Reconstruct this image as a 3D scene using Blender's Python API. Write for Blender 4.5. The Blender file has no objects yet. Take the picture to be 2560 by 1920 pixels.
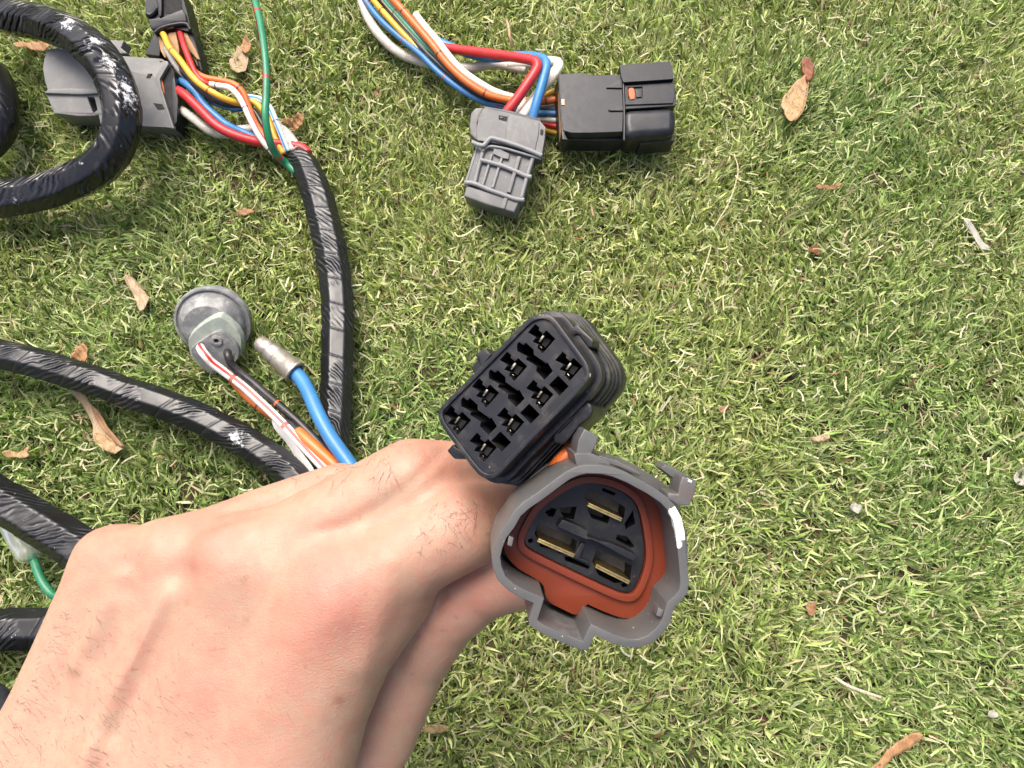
import bpy, bmesh, math, random
import numpy as np
from mathutils import Vector, Matrix
from mathutils.geometry import tessellate_polygon
from mathutils.bvhtree import BVHTree

random.seed(7)
rng = np.random.default_rng(11)
SC = bpy.context.scene
COL = SC.collection

# ---------------------------------------------------------------- camera
FPX = 1898.0                      # focal length in pixels of the 2560 x 1920 photograph
CAM_H, TILT = 0.40, math.radians(20)
cam_d = bpy.data.cameras.new('camera')
cam = bpy.data.objects.new('camera', cam_d)
COL.objects.link(cam)
cam.location = (0, 0, CAM_H)
cam.rotation_euler = (TILT, 0, 0)
cam_d.sensor_width = 36.0
cam_d.lens = 36.0 * FPX / 2560
cam_d.clip_start = 0.005
cam_d.clip_end = 200
SC.camera = cam

# ---------------------------------------------------------------- world and sun
SUN_EL, SUN_AZ = math.radians(66), math.radians(-24)      # azimuth from +y, clockwise
w = bpy.data.worlds.new('World')
SC.world = w
w.use_nodes = True
nt = w.node_tree
bg = nt.nodes['Background']
sky = nt.nodes.new('ShaderNodeTexSky')
sky.sky_type = 'NISHITA'
sky.sun_disc = False
sky.sun_elevation = SUN_EL
sky.sun_rotation = SUN_AZ
sky.air_density = 0.75
sky.dust_density = 7.0
sky.ozone_density = 0.6
nt.links.new(sky.outputs[0], bg.inputs[0])
bg.inputs[1].default_value = 0.11
sd = bpy.data.lights.new('sun', 'SUN')
sun = bpy.data.objects.new('sun', sd)
COL.objects.link(sun)
sd.energy = 1.4
sd.angle = math.radians(36)
sd.color = (1.0, 0.965, 0.91)
sdir = Vector((math.sin(SUN_AZ) * math.cos(SUN_EL), math.cos(SUN_AZ) * math.cos(SUN_EL), math.sin(SUN_EL)))
sun.rotation_euler = sdir.to_track_quat('Z', 'Y').to_euler()
sun.location = sdir * 5
SC.view_settings.view_transform = 'Standard'
SC.view_settings.look = 'None'
SC.view_settings.gamma = 1
SC.view_settings.exposure = 1.47

# ---------------------------------------------------------------- where things stand
FWD = Vector((0, math.sin(TILT), -math.cos(TILT)))
UPV = Vector((0, math.cos(TILT), math.sin(TILT)))
RGT = Vector((1, 0, 0))
C0 = Vector((0, 0, CAM_H))

def ray(px, py):
    return FWD + RGT * ((px - 1280) / FPX) - UPV * ((py - 960) / FPX)

def P(px, py, d):                 # point at a distance d in front of the lens
    return C0 + ray(px, py) * d

def G(px, py, h=0.0):             # point on the lawn, h above the soil
    r = ray(px, py)
    return C0 + r * ((CAM_H - h) / -r.z)

def project(V):                   # world array -> px, py, depth
    V = np.asarray(V) - np.array(C0)
    d = V @ np.array(FWD)
    return 1280 + FPX * (V @ np.array(RGT)) / d, 960 - FPX * (V @ np.array(UPV)) / d, d

def zm(x0, y0, f):                # reading scale of an enlarged crop
    return lambda pts: [(x0 + p[0] / f, y0 + p[1] / f) + tuple(p[2:]) for p in pts]

Z1 = zm(0, 0, 2.458); Z2 = zm(860, 0, 2.458); Z3 = zm(0, 650, 2.458); Z4 = zm(100, 0, 3.16)
ZB = zm(1060, 760, 3.16); ZG = zm(1160, 1060, 2.766); ZH = zm(0, 1060, 1.7015); ZS = zm(400, 700, 3.318)
ZC = zm(1100, 100, 3.403); ZL = zm(0, 0, 2.9625); ZA = zm(0, 1200, 2.304)

class Frame:
    """a local frame: origin, u to the right, v up, w out of the face"""
    def __init__(self, O, n, up=None):
        self.O = Vector(O)
        self.w = Vector(n).normalized()
        up = Vector(up) if up is not None else UPV
        self.v = (up - self.w * up.dot(self.w)).normalized()
        self.u = self.v.cross(self.w)
        self.M = Matrix.Translation(self.O) @ Matrix((self.u, self.v, self.w)).transposed().to_4x4()
    def uv(self, pts, w=0.0):     # photo pixels -> local coordinates on the plane at height w
        out = []
        for p in pts:
            r = ray(p[0], p[1])
            o = self.O + self.w * w
            t = (o - C0).dot(self.w) / r.dot(self.w)
            q = C0 + r * t - self.O
            out.append((q.dot(self.u), q.dot(self.v)))
        return out

# ---------------------------------------------------------------- object helpers
def setprops(o, label=None, cat=None, group=None, kind=None):
    for k, v in (('label', label), ('category', cat), ('group', group), ('kind', kind)):
        if v:
            o[k] = v
    return o

def empty(name, M, label, cat, group=None):
    o = bpy.data.objects.new(name, None)
    COL.objects.link(o)
    o.empty_display_size = 0.01
    o.matrix_world = M if isinstance(M, Matrix) else Matrix.Translation(M)
    return setprops(o, label, cat, group)

WORLD_OF = {}
def wm(o):
    M = Matrix.Identity(4)
    while o is not None:
        M = o.matrix_basis @ M
        o = o.parent
    return M

def link(name, me, mat, parent=None, M=None):
    o = bpy.data.objects.new(name, me)
    COL.objects.link(o)
    if M is not None:
        o.matrix_world = M
    if parent is not None:
        o.parent = parent
    if mat is not None and not me.materials:
        me.materials.append(mat)
    return o

def mesh(name, V, F, uv=None, smooth=True, sharp=None, attrs=None):
    me = bpy.data.meshes.new(name)
    V = np.asarray(V, dtype=np.float32)
    if isinstance(F, np.ndarray):
        n, k = F.shape
        me.vertices.add(len(V)); me.vertices.foreach_set('co', V.ravel())
        me.loops.add(n * k); me.loops.foreach_set('vertex_index', F.astype(np.int32).ravel())
        me.polygons.add(n)
        me.polygons.foreach_set('loop_start', np.arange(0, n * k, k, dtype=np.int32))
        me.polygons.foreach_set('loop_total', np.full(n, k, dtype=np.int32))
        me.update(calc_edges=True)
    else:
        me.from_pydata([tuple(map(float, v)) for v in V], [], F)
    if uv is not None:
        l = me.uv_layers.new(name='UVMap')
        l.data.foreach_set('uv', np.asarray(uv, dtype=np.float32).ravel())
    if attrs:
        for nm, a in attrs.items():
            at = me.attributes.new(nm, 'FLOAT_COLOR' if a.ndim == 2 else 'FLOAT', 'POINT')
            at.data.foreach_set('color' if a.ndim == 2 else 'value', a.astype(np.float32).ravel())
    if smooth:
        me.polygons.foreach_set('use_smooth', np.ones(len(me.polygons), dtype=bool))
        if sharp:
            me.set_sharp_from_angle(angle=math.radians(sharp))
    me.update()
    return me

def finish_bm(bm, name, bev=0.0, seg=2, ang=32, sharp=35):
    bmesh.ops.remove_doubles(bm, verts=bm.verts, dist=1e-7)
    bmesh.ops.recalc_face_normals(bm, faces=bm.faces)
    if bev > 0:
        es = [e for e in bm.edges if len(e.link_faces) == 2 and e.calc_face_angle(0) > math.radians(ang)]
        bmesh.ops.bevel(bm, geom=es, offset=bev, segments=seg, profile=0.5, affect='EDGES', clamp_overlap=True)
    me = bpy.data.meshes.new(name)
    bm.to_mesh(me); bm.free()
    me.polygons.foreach_set('use_smooth', np.ones(len(me.polygons), dtype=bool))
    me.set_sharp_from_angle(angle=math.radians(sharp))
    return me

def chaikin(poly, n=2):
    for _ in range(n):
        q = []
        for i in range(len(poly)):
            a, b = poly[i], poly[(i + 1) % len(poly)]
            q.append((a[0] * .75 + b[0] * .25, a[1] * .75 + b[1] * .25))
            q.append((a[0] * .25 + b[0] * .75, a[1] * .25 + b[1] * .75))
        poly = q
    return poly

def area(poly):
    return 0.5 * sum(poly[i][0] * poly[(i + 1) % len(poly)][1] - poly[(i + 1) % len(poly)][0] * poly[i][1] for i in range(len(poly)))

def grow(poly, d):                # push an outline out by d (metres)
    s = 1 if area(poly) > 0 else -1
    out = []
    n = len(poly)
    for i in range(n):
        a, b, c = Vector(poly[i - 1]), Vector(poly[i]), Vector(poly[(i + 1) % n])
        e1 = (b - a).normalized(); e2 = (c - b).normalized()
        n1 = Vector((e1.y, -e1.x)) * s; n2 = Vector((e2.y, -e2.x)) * s
        m = (n1 + n2)
        if m.length < 1e-6:
            m = n1
        m.normalize()
        k = 1 / max(0.45, m.dot(n1))
        q = b + m * d * k
        out.append((q.x, q.y))
    return out

def add_prism(bm, outer, w1, w0, holes=(), floor=None):
    """outer outline between w0 and w1 (w1 the front), holes cut right through or down to 'floor'"""
    if area(outer) < 0:
        outer = outer[::-1]
    hs = [h[::-1] if area(h) > 0 else list(h) for h in holes]
    loops = [outer] + hs
    flat = [p for l in loops for p in l]
    tris = tessellate_polygon([[Vector((x, y, 0)) for x, y in l] for l in loops])
    top = [bm.verts.new((x, y, w1)) for x, y in flat]
    for t in tris:
        try: bm.faces.new([top[i] for i in t])
        except ValueError: pass
    if floor is None or not hs:
        bot = [bm.verts.new((x, y, w0)) for x, y in flat]
        for t in tris:
            try: bm.faces.new([bot[i] for i in reversed(t)])
            except ValueError: pass
        k = 0
        for l in loops:
            n = len(l)
            for i in range(n):
                a, b = k + i, k + (i + 1) % n
                bm.faces.new([top[a], top[b], bot[b], bot[a]])
            k += n
    else:
        n = len(outer)
        bot = [bm.verts.new((x, y, w0)) for x, y in outer]
        bm.faces.new(bot[::-1])
        for i in range(n):
            bm.faces.new([top[i], top[(i + 1) % n], bot[(i + 1) % n], bot[i]])
        k = n
        for l in hs:
            m = len(l)
            fl = [bm.verts.new((x, y, floor)) for x, y in l]
            bm.faces.new(fl)
            for i in range(m):
                a, b = k + i, k + (i + 1) % m
                bm.faces.new([top[a], top[b], fl[(i + 1) % m], fl[i]])
            k += m

def add_loft(bm, layers, cap=True):
    """layers: list of (outline, w), same number of points in each"""
    rows = [[bm.verts.new((x, y, w_)) for x, y in pl] for pl, w_ in layers]
    n = len(rows[0])
    for a, b in zip(rows, rows[1:]):
        for i in range(n):
            j = (i + 1) % n
            bm.faces.new([a[i], a[j], b[j], b[i]])
    if cap:
        for r_, rev in ((rows[0], False), (rows[-1], True)):
            t = tessellate_polygon([[Vector((v.co.x, v.co.y, 0)) for v in r_]])
            for f in t:
                try: bm.faces.new([r_[i] for i in f])
                except ValueError: pass

def add_box(bm, c, s, rot=0.0):
    M = Matrix.Translation(Vector(c)) @ Matrix.Rotation(rot, 4, 'Z') @ Matrix.Diagonal((s[0], s[1], s[2], 1))
    bmesh.ops.create_cube(bm, size=1.0, matrix=M)

def wn(o):
    md = o.modifiers.new('weighted', 'WEIGHTED_NORMAL'); md.keep_sharp = True; md.weight = 80
    return o

def prism(name, F, outer, w1, w0, mat, parent, holes=(), floor=None, bev=0.0002, seg=2, **kw):
    bm = bmesh.new()
    add_prism(bm, outer, w1, w0, holes, floor)
    return wn(link(name, finish_bm(bm, name, bev, seg, **kw), mat, parent))

def loft(name, layers, mat, parent, bev=0.0003, seg=2, **kw):
    bm = bmesh.new()
    add_loft(bm, layers)
    return wn(link(name, finish_bm(bm, name, bev, seg, **kw), mat, parent))

# ---------------------------------------------------------------- swept tubes
def spline(pts, step):
    """pts: list of vectors with any number of components -> dense array (Catmull-Rom, even steps)"""
    A = np.array([list(p) for p in pts], dtype=float)
    A = np.vstack([2 * A[0] - A[1], A, 2 * A[-1] - A[-2]])
    out = []
    for i in range(1, len(A) - 2):
        t = np.linspace(0, 1, 24, endpoint=False)[:, None]
        p0, p1, p2, p3 = A[i - 1], A[i], A[i + 1], A[i + 2]
        out.append(0.5 * ((2 * p1) + (-p0 + p2) * t + (2 * p0 - 5 * p1 + 4 * p2 - p3) * t ** 2 + (-p0 + 3 * p1 - 3 * p2 + p3) * t ** 3))
    out.append(A[-2][None])
    out = np.vstack(out)
    L = np.r_[0, np.cumsum(np.linalg.norm(np.diff(out[:, :3], axis=0), axis=1))]
    n = max(4, int(L[-1] / step) + 1)
    s = np.linspace(0, L[-1], n)
    return np.stack([np.interp(s, L, out[:, k]) for k in range(out.shape[1])], axis=1), s

def sweep(path, s, rad, nv=12, prof=None, cap=True, twist0=0.0):
    """tube along path; rad scalar or array; prof(ang, s) -> radius factor array"""
    n = len(path)
    T = np.gradient(path[:, :3], axis=0)
    T /= np.linalg.norm(T, axis=1)[:, None] + 1e-12
    N = np.zeros_like(T)
    ref = np.array([0, 0, 1.0])
    a = ref - T[0] * ref.dot(T[0]); a /= np.linalg.norm(a) + 1e-9
    N[0] = a
    for i in range(1, n):
        b = N[i - 1] - T[i] * N[i - 1].dot(T[i])
        N[i] = b / (np.linalg.norm(b) + 1e-12)
    B = np.cross(T, N)
    ang = np.linspace(0, 2 * math.pi, nv, endpoint=False) + twist0
    rad = np.broadcast_to(rad, (n,))
    R = rad[:, None] * np.ones((1, nv))
    if prof is not None:
        R = R * prof(ang[None, :], s[:, None])
    V = path[:, None, :3] + R[..., None] * (np.cos(ang)[None, :, None] * N[:, None, :] + np.sin(ang)[None, :, None] * B[:, None, :])
    V = V.reshape(-1, 3)
    i = np.arange(n - 1)[:, None] * nv; j = np.arange(nv)[None, :]; j2 = (j + 1) % nv
    F = np.stack([i + j, i + nv + j, i + nv + j2, i + j2], axis=-1).reshape(-1, 4)
    # uv: u = length in metres, v = angle 0..1
    va = (np.arange(nv) / nv)[None, :] + 0 * s[:-1, None]; vb = va + 1.0 / nv
    sa = s[:-1, None] + 0 * va; sb = s[1:, None] + 0 * va
    UV = np.stack([np.stack([sa, va], -1), np.stack([sb, va], -1), np.stack([sb, vb], -1), np.stack([sa, vb], -1)], axis=2).reshape(-1, 2)
    if cap:
        V = np.vstack([V, path[0:1, :3], path[-1:, :3]])
        c0, c1 = n * nv, n * nv + 1
        jj = np.arange(nv)
        e = (n - 1) * nv
        F = np.vstack([F, np.stack([np.full(nv, c0), jj, (jj + 1) % nv, np.full(nv, c0)], 1),
                       np.stack([np.full(nv, c1), e + (jj + 1) % nv, e + jj, np.full(nv, c1)], 1)])
        # degenerate quads -> handled below as triangles
        tri = F[-2 * nv:][:, :3]
        F = F[:-2 * nv]
        return V, F, UV, tri
    return V, F, UV, None

def tube_mesh(name, pts, r, nv=12, step=0.0015, prof=None, uvoff=0.0, cap=True, twist0=0.0):
    path, s = spline(pts, step)
    rad = path[:, 3] if path.shape[1] > 3 else r
    V, F, UV, tri = sweep(path, s, rad, nv, prof, cap, twist0)
    UV = UV + np.array([[uvoff, 0]])
    faces = F.tolist()
    if tri is not None:
        faces += tri.tolist()
        UV = np.vstack([UV, np.tile([[0.0, 0.0]], (3 * len(tri), 1))])
    return V, faces, UV

def wire(name, parent, pts, r, mat, nv=12, step=0.0015, label=None):
    """pts: (px, py, height[, radius]) ; laid on or over the lawn"""
    Wp = []
    for p in pts:
        q = G(p[0], p[1], p[2])
        Wp.append(tuple(q) + ((p[3],) if len(p) > 3 else ()))
    V, F, UV = tube_mesh(name, Wp, r, nv, step)
    if parent is not None:
        Mi = np.array(wm(parent).inverted())
        V = V @ Mi[:3, :3].T + Mi[:3, 3]
    me = mesh(name, V, F, uv=UV)
    o = link(name, me, mat, parent)
    if label: o['label'] = label
    return o

# ---------------------------------------------------------------- materials
class NT:
    def __init__(self, name):
        self.m = bpy.data.materials.new(name)
        self.m.use_nodes = True
        self.t = self.m.node_tree
        self.p = self.t.nodes['Principled BSDF']
        self.out = self.t.nodes['Material Output']
    def n(self, typ, **kw):
        nd = self.t.nodes.new('ShaderNode' + typ)
        for k, v in kw.items():
            if k.startswith('i_'):
                key = k[2:]
                key = int(key) if key.isdigit() else key.replace('_', ' ')
                if isinstance(v, bpy.types.NodeSocket): self.t.links.new(v, nd.inputs[key])
                else: nd.inputs[key].default_value = v
            else:
                setattr(nd, k, v)
        return nd
    def l(self, a, b): self.t.links.new(a, b)
    def math(self, op, a, b=0.0, c=None, clamp=False):
        nd = self.n('Math', operation=op, use_clamp=clamp)
        for i, x in enumerate((a, b, c)):
            if x is None: continue
            if isinstance(x, bpy.types.NodeSocket): self.l(x, nd.inputs[i])
            else: nd.inputs[i].default_value = x
        return nd.outputs[0]
    def mix(self, f, a, b, blend='MIX'):
        nd = self.n('Mix', data_type='RGBA', blend_type=blend)
        for idx, x in ((0, f), (6, a), (7, b)):
            if isinstance(x, bpy.types.NodeSocket): self.l(x, nd.inputs[idx])
            else: nd.inputs[idx].default_value = (x if idx == 0 else tuple(x) + ((1,) if len(x) == 3 else ()))
        return nd.outputs[2]
    def noise(self, scale, vec=None, detail=3, rough=0.55, dist=0.0):
        nd = self.n('TexNoise', i_Scale=scale, i_Detail=detail, i_Roughness=rough, i_Distortion=dist)
        if vec is not None: self.l(vec, nd.inputs['Vector'])
        return nd.outputs[0]
    def ramp(self, f, a, b, c0=(0, 0, 0, 1), c1=(1, 1, 1, 1)):
        nd = self.n('MapRange', i_1=a, i_2=b, clamp=True)
        self.l(f, nd.inputs[0])
        return nd.outputs[0]
    def bump(self, h, strength=0.3, dist=0.0003, prev=None):
        nd = self.n('Bump', i_Strength=strength, i_Distance=dist)
        self.l(h, nd.inputs['Height'])
        if prev is not None: self.l(prev, nd.inputs['Normal'])
        return nd.outputs[0]
    def objco(self):
        return self.n('TexCoord').outputs['Object']
    def set(self, **kw):
        for k, v in kw.items():
            k = k.replace('_', ' ')
            if isinstance(v, bpy.types.NodeSocket): self.l(v, self.p.inputs[k])
            else: self.p.inputs[k].default_value = v if not isinstance(v, tuple) or len(v) == 4 or k == 'Subsurface Radius' else v + (1,)

def plastic(name, base, rough=0.45, dust=0.25, dustc=(0.33, 0.30, 0.26), spots=(), spec=0.38, grain=0.5, dscale=140, dth=(0.50, 0.72)):
    """moulded plastic with a fine grain, dust and light scuffs; spots = ((x,y,z),r) paint marks"""
    m = NT(name); co = m.objco()
    big = m.noise(60, co, 4, 0.6)
    fine = m.noise(1800, co, 2)
    d = m.noise(dscale, co, 6, 0.7)
    dm = m.math('MULTIPLY', m.ramp(d, dth[0], dth[1]), dust, clamp=True)
    col = m.mix(m.ramp(big, 0.3, 0.7), tuple(c * 0.85 for c in base), tuple(c * 1.12 for c in base))
    col = m.mix(dm, col, dustc)
    # pale specks and rubbed corners
    sp = m.ramp(m.noise(900, co, 2, 0.5), 0.73, 0.77)
    col = m.mix(m.math('MULTIPLY', sp, min(0.9, dust * 2)), col, (0.5, 0.48, 0.44))
    pt = m.n('NewGeometry').outputs['Pointiness']
    edge = m.math('MULTIPLY', m.ramp(pt, 0.53, 0.62), m.ramp(m.noise(300, co, 4, 0.7), 0.42, 0.62))
    col = m.mix(m.math('MULTIPLY', edge, 0.35), col, tuple(min(0.8, c * 2.4 + 0.03) for c in base))
    rg = m.math('ADD', m.math('MULTIPLY', m.noise(220, co, 4), 0.25), rough - 0.1)
    for (c, r) in spots:
        v = m.n('VectorMath', operation='DISTANCE'); m.l(co, v.inputs[0]); v.inputs[1].default_value = c
        a = m.math('ADD', v.outputs['Value'], m.math('MULTIPLY', m.math('SUBTRACT', m.noise(420, co, 5, 0.7), 0.5), r * 2.6))
        k = m.math('LESS_THAN', a, r)
        col = m.mix(k, col, (0.78, 0.77, 0.70))
    m.set(Base_Color=col, Roughness=rg)
    m.p.inputs['Specular IOR Level'].default_value = spec
    m.set(Normal=m.bump(fine, grain * 0.25, 0.00012, m.bump(d, 0.2, 0.0002)))
    return m.m

def wiremat(name, base, stripe=None, sw=0.18, s0=0.1, band=None, bandp=0.05, bandw=0.02, dirt=0.15, rough=0.38, dirtc=(0.25, 0.2, 0.15)):
    m = NT(name); co = m.objco()
    uvn = m.n('UVMap').outputs[0]
    sx = m.n('SeparateXYZ'); m.l(uvn, sx.inputs[0])
    s, a = sx.outputs[0], sx.outputs[1]
    n1 = m.noise(300, co, 4, 0.65)
    col = m.mix(m.ramp(m.noise(90, co, 3), 0.3, 0.7), tuple(c * 0.86 for c in base), tuple(min(1, c * 1.08) for c in base))
    if stripe:
        t = m.math('ABSOLUTE', m.math('SUBTRACT', m.math('FRACT', m.math('ADD', a, 0.5 - s0)), 0.5))
        col = m.mix(m.math('LESS_THAN', t, sw * 0.5), col, stripe)
    if band:
        t = m.math('LESS_THAN', m.math('FRACT', m.math('DIVIDE', m.math('ADD', s, 0.013), bandp)), bandw)
        col = m.mix(m.math('MULTIPLY', t, 0.85), col, band)
    col = m.mix(m.math('MULTIPLY', m.ramp(n1, 0.48, 0.75), dirt), col, dirtc)
    m.set(Base_Color=col, Roughness=m.math('ADD', m.math('MULTIPLY', n1, 0.25), rough - 0.1))
    m.set(Normal=m.bump(m.noise(500, co, 3), 0.12, 0.0003))
    m.p.inputs['Specular IOR Level'].default_value = 0.45
    return m.m

def tapemat(name, pitch, wr=0.8, spots=(), rough=0.27, dust=0.3, wf=230.0):
    """black vinyl tape: wraps, stretched wrinkles, dust, rubbed-on white marks and painted glare"""
    m = NT(name); co = m.objco()
    uvn = m.n('UVMap').outputs[0]
    sx = m.n('SeparateXYZ'); m.l(uvn, sx.inputs[0])
    s, a = sx.outputs[0], sx.outputs[1]
    ph = m.math('ADD', m.math('DIVIDE', s, pitch), a)
    warp = m.noise(70, co, 3)
    # fine wrinkles roughly along the wrap direction
    wv = m.math('ADD', m.math('MULTIPLY', s, wf), m.math('MULTIPLY', a, wf * 0.075))
    wv = m.math('ADD', wv, m.math('MULTIPLY', m.noise(60, co, 2, 0.5), 3.0))
    rid = m.math('POWER', m.math('ABSOLUTE', m.math('SINE', m.math('MULTIPLY', wv, 3.1416))), 2.2)
    # each wrap wrinkles on part of its width
    idx = m.math('FLOOR', ph)
    wn = m.n('TexWhiteNoise', noise_dimensions='1D'); m.l(idx, wn.inputs['W'])
    mask = m.math('MULTIPLY', m.ramp(m.noise(42, co, 2, 0.5), 0.40, 0.58), wr)
    fr0 = m.math('FRACT', ph)
    mask = m.math('MULTIPLY', mask, m.math('MULTIPLY', m.ramp(fr0, 0.05, 0.25), m.ramp(fr0, 0.92, 0.70)))
    h1 = m.math('MULTIPLY', rid, mask)
    rough0 = rough
    fr = m.math('FRACT', m.math('ADD', ph, m.math('MULTIPLY', warp, 0.12)))
    seam = m.ramp(fr, 0.0, 0.035)
    n2 = m.noise(240, co, 5, 0.65)
    big = m.noise(36, co, 3, 0.5)
    b = m.bump(big, 0.25, 0.0015)
    b = m.bump(n2, 0.10, 0.00025, b)
    b = m.bump(h1, 1.0, 0.0011 * (230.0 / wf), b)
    b = m.bump(seam, 0.5, 0.0004, b)
    col = m.mix(m.ramp(m.noise(25, co, 3), 0.35, 0.7), (0.0045, 0.0047, 0.0055), (0.0095, 0.010, 0.0115))
    dm = m.math('MULTIPLY', m.ramp(m.noise(130, co, 8, 0.8), 0.60, 0.80), m.math('MULTIPLY', m.ramp(m.noise(28, co, 2), 0.42, 0.62), dust))
    col = m.mix(dm, col, (0.16, 0.155, 0.15))
    spk = m.math('MULTIPLY', m.ramp(m.noise(1100, co, 1, 0.5), 0.76, 0.80), m.ramp(m.noise(60, co, 2), 0.5, 0.62))
    col = m.mix(spk, col, (0.5, 0.5, 0.5))
    rg = m.math('ADD', rough, m.math('MULTIPLY', m.noise(160, co, 4), 0.16))
    for (c, r, dens) in spots:
        v = m.n('VectorMath', operation='DISTANCE'); m.l(co, v.inputs[0]); v.inputs[1].default_value = c
        fall = m.math('SUBTRACT', 1.0, m.math('DIVIDE', v.outputs['Value'], r), clamp=True)
        a2 = m.math('ADD', m.noise(260, co, 7, 0.8), m.math('MULTIPLY', fall, dens))
        k = m.math('MULTIPLY', m.ramp(a2, 0.80, 0.90), m.math('GREATER_THAN', fall, 0.001))
        col = m.mix(k, col, (0.62, 0.63, 0.64))
        rg = m.math('MAXIMUM', rg, m.math('MULTIPLY', k, 0.7))
    m.set(Base_Color=col, Roughness=rg, Normal=b)
    m.p.inputs['Specular IOR Level'].default_value = 0.5
    return m.m

def value_noise(x, y, scale, seed):
    r = np.random.default_rng(seed)
    g = r.random((64, 64))
    x = x * scale; y = y * scale
    xi = np.floor(x).astype(int); yi = np.floor(y).astype(int)
    fx = x - xi; fy = y - yi
    fx = fx * fx * (3 - 2 * fx); fy = fy * fy * (3 - 2 * fy)
    a = g[xi % 64, yi % 64]; b = g[(xi + 1) % 64, yi % 64]
    c = g[xi % 64, (yi + 1) % 64]; d = g[(xi + 1) % 64, (yi + 1) % 64]
    return (a * (1 - fx) + b * fx) * (1 - fy) + (c * (1 - fx) + d * fx) * fy

# ---------------------------------------------------------------- the ground
m = NT('soil'); co = m.objco()
c = m.mix(m.ramp(m.noise(90, co, 5, 0.6), 0.35, 0.65), (0.018, 0.012, 0.006), (0.080, 0.042, 0.022))
c = m.mix(m.ramp(m.noise(30, co, 4, 0.6), 0.45, 0.6), c, (0.045, 0.055, 0.015))
m.set(Base_Color=c, Roughness=0.95, Normal=m.bump(m.noise(400, co, 5), 0.8, 0.003))
SOIL = m.m
gx = 24
q = np.concatenate([-np.geomspace(30, 0.6, 12), np.linspace(-0.5, 0.5, 41), np.geomspace(0.6, 30, 12)])
XX, YY = np.meshgrid(q, q, indexing='ij')
ZZ = (value_noise(XX + 40, YY + 40, 14, 3) - 0.5) * 0.004
ZZ[np.maximum(abs(XX), abs(YY)) > 0.55] = 0
n = len(q)
ii, jj = np.meshgrid(np.arange(n - 1), np.arange(n - 1), indexing='ij')
Fq = np.stack([ii * n + jj, (ii + 1) * n + jj, (ii + 1) * n + jj + 1, ii * n + jj + 1], -1).reshape(-1, 4)
gme = mesh('ground', np.stack([XX, YY, ZZ], -1).reshape(-1, 3), Fq)
setprops(link('ground', gme, SOIL), 'brown soil showing between the grass blades', kind='structure')

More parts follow.
